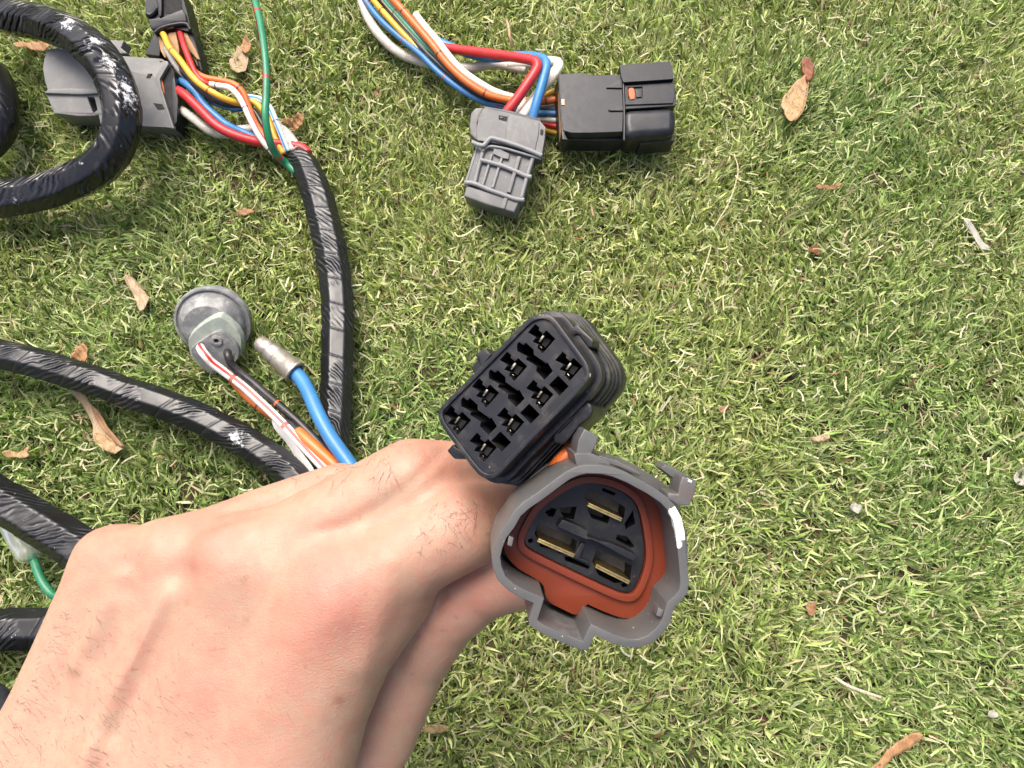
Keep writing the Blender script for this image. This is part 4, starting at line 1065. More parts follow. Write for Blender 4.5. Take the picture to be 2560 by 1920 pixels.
link('seal', finish_bm(bm, 'seal', 0.0007, 3), SEALM, h3)
bm = bmesh.new(); add_prism(bm, grow(sb_i, 0.0016), WS + 0.0013, WS - 0.001, [grow(sb_i, 0.00012)])
link('seal_lip', finish_bm(bm, 'seal_lip', 0.0005, 3), SEALM, h3)
# floor of the shroud behind the seal
loft('shroud_floor', [(grow(og, -0.0010), -0.0192), (grow(og, -0.0010), -0.0203)], SG, h3, 0.0)
CORE = plastic('core_black', (0.0075, 0.0082, 0.010), rough=0.45, dust=0.06)
core_h = [[(858, 455), (1000, 500), (1115, 578), (1105, 655), (1010, 640), (995, 690), (880, 650), (858, 600), (868, 560), (830, 500)],
          [(510, 688), (640, 735), (780, 808), (772, 905), (650, 892), (640, 870), (530, 850), (512, 800), (488, 760)],
          [(915, 872), (1040, 915), (1160, 980), (1150, 1090), (1040, 1100), (930, 1045), (910, 1000), (888, 950)],
          [(560, 610), (600, 580), (640, 590), (620, 640), (590, 640)],
          [(655, 580), (780, 572), (770, 610), (760, 660), (690, 650)],
          [(1168, 598), (1185, 690), (1120, 730), (1110, 690)],
          [(960, 440), (1050, 478), (1040, 496), (955, 462)],
          [(695, 915), (730, 920), (870, 985), (860, 1005), (700, 945)],
          [(440, 800), (470, 790), (478, 815), (450, 828)], [(1085, 1110), (1110, 1095), (1130, 1120), (1100, 1135)],
          [(1060, 765), (1130, 780), (1180, 850), (1160, 860), (1050, 800)]]
prism('core', Fg3, grow(chaikin(Fg3.uv(ZG(iw), WS + .0004), 1), -0.0001), WS + 0.0004, -0.0202, CORE, h3, holes=[Fg3.uv(ZG(h), WS + .0004) for h in core_h], floor=-0.0200, bev=0.00018, ang=50)
slab('divider', Fg3, ZG, [(680, 662), (770, 695), (860, 742), (850, 780), (960, 815), (1000, 820), (1100, 860), (1192, 905), (1180, 952), (1080, 905), (985, 850), (880, 800), (840, 798), (740, 755), (645, 712)], WS + 0.0042, -0.0200, CORE, h3, bev=0.0002)
slab('key_rib', Fg3, ZG, [(812, 820), (840, 830), (800, 925), (870, 950), (862, 970), (750, 920), (760, 905)], WS + 0.0016, -0.0200, CORE, h3, bev=0.00015)
m = NT('brass'); co = m.objco()
bn = m.noise(500, co, 5, 0.7)
m.set(Base_Color=m.mix(m.ramp(bn, 0.35, 0.7), (0.80, 0.60, 0.24), (0.34, 0.22, 0.08)), Metallic=1.0, Roughness=m.math('ADD', 0.22, m.math('MULTIPLY', bn, 0.3)), Normal=m.bump(bn, 0.2, 0.0002))
BRASS = m.m
for (a, b) in (((864, 545), (1096, 650)), ((516, 790), (768, 900)), ((918, 970), (1150, 1085))):
    d_ = Vector((b[0] - a[0], b[1] - a[1])).normalized(); nrm = Vector((-d_.y, d_.x)) * 13
    for side, w1 in ((0, WS + 0.0022), (1, WS + 0.0020)):
        q = nrm * (side * 1.12)
        pts = [(a[0] + q.x, a[1] + q.y), (b[0] + q.x, b[1] + q.y), (b[0] + q.x + nrm.x, b[1] + q.y + nrm.y), (a[0] + q.x + nrm.x, a[1] + q.y + nrm.y)]
        slab('blade', Fg3, ZG, pts, w1, -0.0200, BRASS, h3, bev=0.00008)
# alignment nibs and latch parts
slab('nib', Fg3, ZG, [(308, 770), (345, 790), (330, 850), (298, 838)], -0.0004, -0.0050, SG, h3, bev=0.0002)
slab('nib', Fg3, ZG, [(1345, 1270), (1385, 1290), (1365, 1340), (1330, 1325)], -0.0004, -0.0050, SG, h3, bev=0.0002)
slab('clip_arm', Fg3, ZG, [(832, 32), (936, 88), (915, 140), (872, 228), (800, 240), (775, 200), (790, 110)], -0.0040, -0.0150, SG, h3, bev=0.0004)
slab('clip_root', Fg3, ZG, [(760, 205), (870, 200), (1010, 262), (1010, 300), (900, 285), (780, 300)], -0.0022, -0.0180, SG, h3, bev=0.0004)
slab('rail', Fg3, ZG, [(930, 215), (1060, 250), (1230, 340), (1220, 365), (1060, 300), (930, 260)], -0.0060, -0.0190, SG, h3, bev=0.0004)
slab('hook', Fg3, ZG, [(1512, 358), (1610, 408), (1598, 480), (1562, 568), (1478, 562), (1405, 515), (1412, 475), (1480, 485), (1490, 420)], -0.0006, -0.0085, SG, h3, bev=0.0004)
slab('hook_arm', Fg3, ZG, [(1355, 308), (1395, 274), (1520, 338), (1612, 402), (1590, 450), (1500, 425), (1440, 372)], -0.0064, -0.0130, SG, h3, bev=0.0004)
slab('side_band', Fg3, ZG, [(1450, 560), (1540, 740), (1552, 960), (1530, 960), (1480, 760)], -0.0080, -0.0150, SG, h3, bev=0.0003)

# wires leaving the backs of the held plugs, passing through the grip
hw = empty('wire_bundle', P(1300, 1200, 0.2), 'orange and dark wires showing between the two held plugs', 'wires')
def wp(pts, r, mat, name='wire', label=None):
    V, F, UV = tube_mesh(name, [tuple(P(*p)) for p in pts], r, 12, 0.0015)
    V = V - np.array(hw.location)
    o = link(name, mesh(name, V, F, uv=UV), mat, hw)
    if label: o['label'] = label
wp([(1470, 1120, .192), (1420, 1135, .196), (1375, 1170, .202), (1300, 1240, .212), (1180, 1330, .220), (1020, 1420, .228)], .0030, ORG, label='orange wire')
wp([(1450, 1090, .178), (1432, 1120, .176), (1410, 1146, .175), (1385, 1174, .178), (1340, 1230, .190)], .0019, ORG, label='orange wire in the gap between the plugs')
for k in range(4):
    wp([(1330 + 20 * k, 1000 + 22 * k, .200), (1290 + 12 * k, 1080 + 20 * k, .210), (1210, 1190 + 14 * k, .220), (1050, 1330 + 12 * k, .230), (900, 1450 + 10 * k, .250)], .0020, (BLK, RED, WHT, BLU)[k])
for k in range(3):
    wp([(1440 + 25 * k, 1350 + 20 * k, .188), (1360, 1360 + 20 * k, .200), (1220, 1380 + 15 * k, .212), (1050, 1440 + 14 * k, .226), (900, 1520, .25)], .0028, (RED, DWHT, BLK)[k])
# ================================================================ the hand
def cs(px, py, d):
    return np.array([(px - 1280) / FPX * d, -(py - 960) / FPX * d, d], dtype=np.float32)

VX = 0.00105
lo = np.array([-0.235, -0.285, 0.150], dtype=np.float32); hi = np.array([0.040, 0.004, 0.275], dtype=np.float32)
dims = np.ceil((hi - lo) / VX).astype(int)
gx_ = [lo[i] + VX * np.arange(dims[i], dtype=np.float32) for i in range(3)]
BIG = np.float32(0.05)

def cap_field(chain):
    """union of tapered capsules along a chain of (px,py,depth,r_mm); evaluated only near the chain"""
    pts = [(cs(*p[:3]), p[3] * 0.001) for p in chain]
    out = np.full(dims, BIG, dtype=np.float32)
    for (a, ra), (b, rb_) in zip(pts, pts[1:]):
        m_ = max(ra, rb_) + 0.024
        i0 = np.maximum(0, ((np.minimum(a, b) - m_ - lo) / VX).astype(int)); i1 = np.minimum(dims, ((np.maximum(a, b) + m_ - lo) / VX).astype(int) + 1)
        if (i1 <= i0).any(): continue
        sl = tuple(slice(i0[k], i1[k]) for k in range(3))
        X = gx_[0][sl[0]][:, None, None]; Y = gx_[1][sl[1]][None, :, None]; Z = gx_[2][sl[2]][None, None, :]
        ba = b - a; L2 = float(ba @ ba)
        h = np.clip(((X - a[0]) * ba[0] + (Y - a[1]) * ba[1] + (Z - a[2]) * ba[2]) / L2, 0, 1)
        d = np.sqrt((X - a[0] - ba[0] * h) ** 2 + (Y - a[1] - ba[1] * h) ** 2 + (Z - a[2] - ba[2] * h) ** 2) - (ra + (rb_ - ra) * h)
        out[sl] = np.minimum(out[sl], d)
    return out

def smin(a, b, k):
    k = np.float32(k)
    h = np.clip(0.5 + 0.5 * (b - a) / k, 0, 1)
    return b + (a - b) * h - k * h * (1 - h)

MET = [
    [(825, 1475, .200, 11.3), (700, 1800, .2025, 11.2), (560, 2100, .205, 13)],
    [(600, 1408, .206, 10.8), (500, 1780, .2050, 10.8), (400, 2090, .205, 13)],
    [(428, 1404, .214, 10.4), (310, 1770, .2110, 10.2), (190, 2070, .209, 12)],
    [(283, 1412, .222, 9.8), (128, 1750, .2185, 9.6), (-15, 2060, .214, 11.5)],
    [(985, 1490, .2035, 9.4), (872, 1618, .2025, 10.2), (800, 1760, .2030, 11.2), (725, 2020, .204, 13.0)],
    [(780, 1560, .222, 11), (560, 2050, .222, 14)],
    [(500, 1500, .232, 11), (200, 2020, .226, 13)],
    [(830, 1850, .234, 12), (620, 2130, .230, 15)],
]
palm = None
for ch in MET:
    f = cap_field(ch)
    palm = f if palm is None else smin(palm, f, 0.017)
arm = smin(cap_field([(330, 2260, .213, 18.5), (180, 3050, .200, 25)]), cap_field([(110, 2250, .215, 18), (-60, 3000, .205, 24)]), 0.016)
palm = smin(palm, arm, 0.020)
FING = [
    ([(825, 1475, .200, 11.2), (985, 1402, .1985, 11.9), (1150, 1318, .1985, 11.6), (1280, 1290, .209, 9.4), (1350, 1370, .224, 8.4), (1330, 1450, .232, 7.8)], 0.0085),
    ([(600, 1408, .206, 10.6), (840, 1296, .2045, 10.8), (1030, 1200, .2045, 11.2), (1180, 1190, .218, 9.6), (1240, 1270, .236, 8.2), (1210, 1340, .242, 7.6)], 0.0080),
    ([(428, 1404, .214, 10.2), (654, 1305, .220, 9.7), (850, 1240, .228, 9.9), (980, 1250, .240, 8.5), (1040, 1330, .250, 7.8), (1010, 1390, .254, 7.2)], 0.0075),
    ([(283, 1412, .222, 9.4), (450, 1380, .236, 8.6), (610, 1370, .248, 8.6), (720, 1400, .258, 7.6), (770, 1460, .262, 7.0)], 0.0070),
    ([(640, 2160, .226, 14.5), (805, 2020, .226, 13.8), (938, 1830, .2265, 12.6), (1024, 1640, .2220, 11.6), (1100, 1535, .2165, 11.2), (1190, 1458, .2125, 10.7), (1310, 1430, .2060, 9.6), (1380, 1415, .2050, 8.2)], 0.0028),
]
body = None
for (ch, k), kk in zip(FING, (0, .0040, .0018, .0012, .0010)):
    f = smin(palm, cap_field(ch), k)
    body = f if body is None else smin(body, f, kk)

def surface_nets(S):
    s = S < 0
    nx, ny, nz = S.shape
    c = np.zeros((nx - 1, ny - 1, nz - 1), dtype=np.int8)
    for dx in (0, 1):
        for dy in (0, 1):
            for dz in (0, 1):
                c += s[dx:nx - 1 + dx, dy:ny - 1 + dy, dz:nz - 1 + dz]
    act = np.argwhere((c > 0) & (c < 8))
    idx = np.full(c.shape, -1, dtype=np.int32); idx[tuple(act.T)] = np.arange(len(act))
    acc = np.zeros((len(act), 3)); cnt = np.zeros(len(act))
    cor = [(0, 0, 0), (1, 0, 0), (0, 1, 0), (1, 1, 0), (0, 0, 1), (1, 0, 1), (0, 1, 1), (1, 1, 1)]
    for a in range(8):
        for b in range(a + 1, 8):
            A, B = np.array(cor[a]), np.array(cor[b])
            if np.abs(A - B).sum() != 1: continue
            va = S[tuple((act + A).T)]; vb = S[tuple((act + B).T)]
            x = (va < 0) != (vb < 0)
            t = (va / (va - vb + 1e-12))[x]
            acc[x] += A + (B - A) * t[:, None]; cnt[x] += 1
    V = act + acc / cnt[:, None]
    quads = []
    for ax in range(3):
        e = np.zeros(3, int); e[ax] = 1
        u, w_ = [(1, 2), (2, 0), (0, 1)][ax]
        s0 = s[:-1, :, :] if ax == 0 else s[:, :-1, :] if ax == 1 else s[:, :, :-1]
        s1 = s[1:, :, :] if ax == 0 else s[:, 1:, :] if ax == 1 else s[:, :, 1:]
        E_ = np.argwhere(s0 != s1)
        ok = (E_[:, u] > 0) & (E_[:, w_] > 0) & (E_[:, u] < S.shape[u] - 1) & (E_[:, w_] < S.shape[w_] - 1)
        E_ = E_[ok]
        inside = s0[tuple(E_.T)]
        eu = np.zeros(3, int); eu[u] = 1; ew = np.zeros(3, int); ew[w_] = 1
        q = np.stack([idx[tuple((E_ - eu - ew).T)], idx[tuple((E_ - ew).T)], idx[tuple(E_.T)], idx[tuple((E_ - eu).T)]], 1)
        q[~inside] = q[~inside][:, ::-1]
        quads.append(q)
    return V, np.vstack(quads)

Vh, Qh = surface_nets(body)
Vc = (lo + Vh * VX)
# relax a little, then sculpt tendons, knuckles and creases
def vnormals(V, Q):
    n_ = np.cross(V[Q[:, 2]] - V[Q[:, 0]], V[Q[:, 3]] - V[Q[:, 1]])
    N = np.zeros_like(V)
    for k in range(4): np.add.at(N, Q[:, k], n_)
    return N / (np.linalg.norm(N, axis=1)[:, None] + 1e-12)
def smooth_mesh(V, Q, it, lam=0.5):
    E_ = np.vstack([Q[:, [0, 1]], Q[:, [1, 2]], Q[:, [2, 3]], Q[:, [3, 0]]])
    deg = np.bincount(E_.ravel(), minlength=len(V)).astype(float)[:, None]
    for k in range(it):
        A = np.zeros_like(V)
        for c_ in range(3):
            A[:, c_] = np.bincount(E_[:, 0], V[E_[:, 1], c_], len(V)) + np.bincount(E_[:, 1], V[E_[:, 0], c_], len(V))
        l_ = lam if k % 2 == 0 else -lam * 0.9
        V = V + l_ * (A / deg - V)
    return V
Vc = smooth_mesh(Vc, Qh, 8)
Nc = vnormals(Vc, Qh)
hpx = 1280 + FPX * Vc[:, 0] / Vc[:, 2]; hpy = 960 - FPX * Vc[:, 1] / Vc[:, 2]; hd = Vc[:, 2]
front = np.clip(-Nc[:, 2] * 1.6 + 0.1, 0, 1)

def seg_dist(poly):
    D = np.full(len(Vc), 1e9)
    P_ = [ZH([p])[0] for p in poly]
    if len(P_) == 1: P_ = P_ * 2
    for a, b in zip(P_, P_[1:]):
        ax, ay = a; bx, by = b
        L2 = (bx - ax) ** 2 + (by - ay) ** 2 + 1e-9
        t = np.clip(((hpx - ax) * (bx - ax) + (hpy - ay) * (by - ay)) / L2, 0, 1)
        D = np.minimum(D, np.hypot(hpx - ax - t * (bx - ax), hpy - ay - t * (by - ay)))
    return D * hd / FPX * 1000          # mm
disp = np.zeros(len(Vc))
SCULPT = [
    ([(1400, 690), (1430, 790)], 8.0, 1.1), ([(900, 520)], 6.8, 0.75), ([(650, 500)], 5.5, 0.6), ([(430, 500)], 4.5, 0.6),
    ([(505, 650), (470, 760), (400, 900), (330, 1020)], 1.8, 1.7), ([(580, 560), (555, 700), (500, 840), (405, 1010)], 2.8, -0.75),
    ([(460, 540), (400, 640), (350, 760)], 2.2, 0.35),
    ([(715, 730), (620, 920), (545, 1060), (450, 1250), (380, 1400), (330, 1520)], 2.1, 1.9),
    ([(800, 640), (740, 800), (660, 960), (560, 1130), (470, 1290)], 2.9, -1.25), ([(650, 640), (600, 780), (510, 950), (360, 1150), (260, 1300)], 3.8, -0.5),
    ([(700, 760), (560, 1010), (470, 1150)], 0.9, 0.25),
    ([(1400, 780), (1300, 920), (1180, 1080), (1020, 1290)], 3.6, 0.7),
    ([(1060, 660), (1070, 760)], 6.0, 1.1), ([(1570, 720), (1520, 900), (1440, 1100)], 6.5, 0.7), ([(960, 900), (880, 1100)], 8.5, 0.6), ([(1000, 1000), (900, 1150)], 6.5, 0.4),
    ([(1180, 470), (1120, 540)], 5.0, -0.5),
    ([(1650, 590), (1640, 720), (1590, 880), (1540, 1020)], 2.6, 0.9), ([(1560, 560), (1650, 520), (1760, 470)], 2.5, 0.2),
    ([(960, 1190)], 3.0, -0.3), ([(800, 1080)], 4.0, -0.25),
    ([(1350, 460), (1450, 440), (1600, 360), (1760, 240), (1890, 110)], 0.9, -0.5),
    ([(880, 430), (960, 400), (1100, 372), (1330, 245), (1450, 182)], 1.0, -0.8),
    ([(745, 640), (765, 560), (800, 500), (860, 440), (960, 395)], 1.6, -1.1),
    ([(600, 452), (548, 500), (527, 580), (505, 690)], 2.4, -1.1),
    
    ([(1900, 900), (1935, 960)], 0.9, -0.35), ([(1770, 830), (1830, 900)], 1.0, -0.3), ([(1950, 860), (1985, 930)], 0.8, -0.25),
    ([(1690, 1045), (1740, 950), (1800, 850), (1880, 735)], 1.2, -0.7),
    ([(1640, 70), (1700, 110)], 0.7, -0.25), ([(1700, 60), (1760, 110)], 0.6, -0.2), ([(1780, 80), (1830, 140)], 0.7, -0.22), ([(1740, 130), (1860, 150)], 0.7, -0.15),
    ([(1900, 200), (1960, 330)], 3.0, 0.4), ([(1990, 250), (2060, 420)], 1.0, -0.22), ([(2060, 240), (2110, 340)], 0.8, -0.2),
    ([(940, 380), (1100, 300), (1250, 240)], 3, 0.2),
]
for poly, sg, am in SCULPT:
    disp += am * np.exp(-0.5 * (seg_dist(poly) / sg) ** 2)
# soft unevenness of flesh and veins
disp += 0.35 * (value_noise(hpx / 1000 + 3, hpy / 1000 + 3, 7, 41) - 0.5) + 0.22 * (value_noise(hpx / 1000 + 3, hpy / 1000 + 3, 19, 42) - 0.5)
Vc = Vc + Nc * (disp * front * 0.001)[:, None]
Vc = smooth_mesh(Vc, Qh, 2)
red = np.zeros(len(Vc))
for poly, sg, am in [([(1400, 660), (1450, 760)], 8, 0.95), ([(1300, 960), (1200, 1060)], 5, 0.5), ([(860, 540), (940, 470)], 6.5, 0.65), ([(420, 510)], 5, 0.45), ([(560, 1050), (780, 1100)], 7, 0.25), ([(950, 1240), (1050, 1330)], 8, 0.35),
                     ([(1700, 60), (1880, 120)], 4, 0.6), ([(1960, 260), (2080, 330)], 5, 0.5), ([(1960, 720), (1900, 850)], 6, 0.45), ([(2050, 650), (2110, 740)], 5, 0.5), ([(540, 560), (550, 640)], 3, 0.3), ([(640, 960), (680, 880)], 3, 0.3)]:
    red += am * np.exp(-0.5 * (seg_dist(poly) / sg) ** 2)
mole = np.zeros(len(Vc))
for p_, sg, am in [((1440, 1168), .9, .8), ((1040, 662), .7, .5), ((1062, 828), .7, .5), ((790, 760), .8, .35), ((1480, 650), .5, .3)]:
    mole += am * np.exp(-0.5 * (seg_dist([p_]) / sg) ** 2)
cre = np.zeros(len(Vc))
for poly, sg, am in [([(1400, 700), (1440, 800)], 8, 1.0), ([(1250, 1000), (1000, 1100)], 9, 0.6), ([(900, 540)], 6, 0.6), ([(1750, 110), (1850, 100)], 5, 0.8), ([(1800, 900), (1650, 1200)], 9, 0.8), ([(2000, 300)], 6, 0.7), ([(1500, 1250)], 12, 0.5)]:
    cre += am * np.exp(-0.5 * (seg_dist(poly) / sg) ** 2)

Rm = np.array([list(RGT), list(UPV), list(FWD)])
hbase = Vector(P(550, 1700, .215)); 
Vw = Vc @ Rm + np.array(C0) - np.array(hbase)
m = NT('skin'); co = m.objco()
ra_ = m.n('Attribute', attribute_name='red').outputs['Fac']; ca_ = m.n('Attribute', attribute_name='crease').outputs['Fac']
blot = m.noise(55, co, 5, 0.6); mott = m.noise(240, co, 4, 0.6); fine = m.noise(1400, co, 3, 0.6)
c = m.mix(m.ramp(blot, 0.32, 0.68), (0.352, 0.226, 0.154), (0.378, 0.232, 0.161))
c = m.mix(m.math('MULTIPLY', m.ramp(mott, 0.45, 0.70), 0.5), c, (0.44, 0.200, 0.140))
c = m.mix(m.math('MULTIPLY', m.ramp(mott, 0.55, 0.25), 0.35), c, (0.45, 0.305, 0.205))
c = m.mix(m.math('MULTIPLY', m.math('MULTIPLY', ra_, m.math('ADD', 0.55, m.math('MULTIPLY', mott, 0.9))), 0.66, clamp=True), c, (0.42, 0.155, 0.115))
fr_ = m.ramp(m.noise(420, co, 1, 0.3), 0.74, 0.78)
c = m.mix(m.math('MULTIPLY', fr_, 0.35), c, (0.26, 0.12, 0.06))
c = m.mix(m.n('Attribute', attribute_name='mole').outputs['Fac'], c, (0.24, 0.11, 0.055))
# skin lines: small cells plus long fine wrinkles
vo = m.n('TexVoronoi', feature='DISTANCE_TO_EDGE', i_Scale=1150.0, i_Randomness=1.0)
wv_ = m.n('VectorMath', operation='ADD'); nzv = m.n('TexNoise', i_Scale=300.0); m.l(co, nzv.inputs['Vector']); sc_ = m.n('VectorMath', operation='SCALE'); m.l(nzv.outputs['Color'], sc_.inputs[0]); sc_.inputs['Scale'].default_value = 0.0016
m.l(co, wv_.inputs[0]); m.l(sc_.outputs[0], wv_.inputs[1]); m.l(wv_.outputs[0], vo.inputs['Vector'])
cells = m.math('POWER', m.math('MULTIPLY', vo.outputs['Distance'], 2.5, clamp=True), 0.5)
mp = m.n('Mapping'); m.l(wv_.outputs[0], mp.inputs[0]); mp.inputs['Rotation'].default_value = (0, 0, math.radians(35)); mp.inputs['Scale'].default_value = (1.0, 3.2, 1.0)
vo2 = m.n('TexVoronoi', feature='DISTANCE_TO_EDGE', i_Scale=760.0); m.l(mp.outputs[0], vo2.inputs['Vector'])
wr_ = m.math('POWER', m.math('MULTIPLY', vo2.outputs['Distance'], 3.0, clamp=True), 0.4)
b = m.bump(m.noise(110, co, 5, 0.65), 0.30, 0.0011)
b = m.bump(cells, 0.30, 0.00018, b)
bn_ = m.n('Bump', i_Distance=0.00035); m.l(wr_, bn_.inputs['Height']); m.l(b, bn_.inputs['Normal']); m.l(m.math('MULTIPLY', m.math('ADD', ca_, 0.10), 0.20, clamp=True), bn_.inputs['Strength'])
b = m.bump(fine, 0.18, 0.00012, bn_.outputs[0])
c = m.mix(m.math('MULTIPLY', m.math('SUBTRACT', 1.0, wr_), m.math('MULTIPLY', ca_, 0.25, clamp=True)), c, (0.34, 0.15, 0.095))
m.set(Base_Color=c, Roughness=m.math('ADD', 0.42, m.math('MULTIPLY', mott, 0.18)), Normal=b)
m.p.subsurface_method = 'RANDOM_WALK'
m.p.inputs['Subsurface Weight'].default_value = 0.55
m.p.inputs['Subsurface Radius'].default_value = (1.0, 0.36, 0.20)
m.p.inputs['Subsurface Scale'].default_value = 0.0020
m.p.inputs['Specular IOR Level'].default_value = 0.42
SKIN = m.m
ph = empty('person', Matrix.Translation(hbase), 'left hand and forearm of a person holding two plugs, knuckles toward the camera', 'person')
hme = mesh('hand', Vw, Qh.astype(np.int32), attrs={'red': red, 'crease': cre, 'mole': mole})
hand = link('hand', hme, SKIN, ph)

# hair
bvh = BVHTree.FromPolygons([Vector(v) for v in Vw.tolist()], Qh.tolist())
HM = NT('hair'); HM.set(Base_Color=(0.045, 0.026, 0.018), Roughness=0.5); HAIRM = HM.m
def hair_patch(region, n, ang, length, spread=0.35, r=0.000042, curl=0.4):
    """region: (x0,y0,x1,y1) or list of points in the enlarged crop; ang: direction on the photo in degrees (0 right, 90 down)"""
    out = []
    for _ in range(n * 3):
        if len(out) >= n: break
        p = region(random.random(), random.random())
        px, py = ZH([p])[0]
        d0 = ray(px, py).normalized()
        hit, nrm, fi_, dist = bvh.ray_cast(C0 - hbase, d0)
        if hit is None: continue
        a = math.radians(ang + random.gauss(0, spread * 57))
        t = RGT * math.cos(a) - UPV * math.sin(a)
        t = (t - nrm * t.dot(nrm)).normalized()
        L_ = random.uniform(*length); cu = random.gauss(0, curl); lift = random.uniform(0.05, 0.35)
        pts = []; q = hit - nrm * 0.0002; sd_ = nrm.cross(t)
        for k in range(7):
            pts.append(q.copy())
            aa = cu * k / 6
            q = q + (t * math.cos(aa) + sd_ * math.sin(aa) + nrm * lift * (1 - k / 4.2)).normalized() * (L_ / 6)
        out.append((pts, r))
    return out
def rect(x0, y0, x1, y1): return lambda a, b: (x0 + (x1 - x0) * a, y0 + (y1 - y0) * b)
def quad(p0, p1, p2, p3): return lambda a, b: ((p0[0] * (1 - a) + p1[0] * a) * (1 - b) + (p3[0] * (1 - a) + p2[0] * a) * b, (p0[1] * (1 - a) + p1[1] * a) * (1 - b) + (p3[1] * (1 - a) + p2[1] * a) * b)
H = []
H += hair_patch(quad((260, 780), (480, 780), (700, 1450), (0, 1450)), 110, 28, (0.003, 0.009), 0.22, r=0.000034)
H += hair_patch(quad((60, 1150), (760, 1150), (1100, 1500), (-100, 1500)), 120, 40, (0.005, 0.012), 0.25, r=0.000038)
H += hair_patch(quad((255, 790), (300, 790), (60, 1330), (0, 1330)), 36, 10, (0.002, 0.004), 0.4)
H += hair_patch(rect(1350, 170, 1500, 250), 22, 70, (0.005, 0.010), 0.4)
H += hair_patch(rect(1580, 130, 1670, 230), 20, 85, (0.004, 0.009), 0.6)
H += hair_patch(rect(1150, 200, 1260, 240), 14, 60, (0.003, 0.006), 0.5)
H += hair_patch(rect(1840, 320, 2030, 430), 34, 100, (0.003, 0.008), 0.9, curl=0.9)
H += hair_patch(rect(1760, 420, 1990, 560), 20, 75, (0.002, 0.004), 0.6)
H += hair_patch(rect(350, 850, 1100, 1300), 26, 35, (0.004, 0.008), 0.6, r=0.00003)
H += hair_patch(rect(1090, 900, 1300, 1250), 8, 80, (0.004, 0.009), 0.5, r=0.00003)
HV, HF = [], []
for pts, r_ in H:
    b0 = len(HV)
    T = [(pts[min(i + 1, 6)] - pts[max(i - 1, 0)]).normalized() for i in range(7)]
    for i, q in enumerate(pts):
        a = T[i].orthogonal().normalized(); b_ = T[i].cross(a)
        rr = r_ * (1 - 0.8 * i / 6)
        for k in range(3):
            g_ = 2 * math.pi * k / 3
            HV.append(q + a * math.cos(g_) * rr + b_ * math.sin(g_) * rr)
    for i in range(6):
        for k in range(3):
            HF.append((b0 + 3 * i + k, b0 + 3 * i + (k + 1) % 3, b0 + 3 * i + 3 + (k + 1) % 3, b0 + 3 * i + 3 + k))
ho = link('hair', mesh('hair', np.array([tuple(v) for v in HV]), HF), HAIRM, ph)
ho['kind'] = 'stuff'
# ================================================================ fallen seeds, leaves and scraps
def leafmat(name, c0, c1, vein=(0.25, 0.13, 0.06)):
    m = NT(name); co = m.objco()
    n1 = m.noise(180, co, 5, 0.65)
    mp = m.n('Mapping'); m.l(co, mp.inputs[0]); mp.inputs['Scale'].default_value = (1, 0.12, 1)
    st = m.noise(1500, mp.outputs[0], 3, 0.6, 0.4)
    c = m.mix(m.ramp(n1, 0.3, 0.7), c0, c1)
    c = m.mix(m.math('MULTIPLY', m.ramp(st, 0.45, 0.65), 0.75), c, vein)
    m.set(Base_Color=c, Roughness=0.6, Normal=m.bump(st, 0.5, 0.0003, m.bump(n1, 0.4, 0.0006)))
    tr = m.n('BsdfTranslucent'); m.l(c, tr.inputs[0])
    mx = m.n('MixShader', i_0=0.2); m.l(m.p.outputs[0], mx.inputs[1]); m.l(tr.outputs[0], mx.inputs[2]); m.l(mx.outputs[0], m.out.inputs[0])
    return m.m
WING = leafmat('seed_wing', (0.36, 0.23, 0.10), (0.46, 0.32, 0.16))
ORW = leafmat('orange_wing', (0.30, 0.15, 0.055), (0.42, 0.24, 0.11))
BRN = leafmat('brown_leaf', (0.22, 0.11, 0.05), (0.33, 0.19, 0.09))
HEAD = leafmat('seed_head', (0.14, 0.03, 0.015), (0.26, 0.08, 0.03))
PALEL = leafmat('pale_leaf', (0.36, 0.26, 0.15), (0.47, 0.36, 0.23), (0.24, 0.14, 0.07))
WHITE = leafmat('white_scrap', (0.40, 0.39, 0.34), (0.32, 0.30, 0.25), (0.3, 0.28, 0.24))

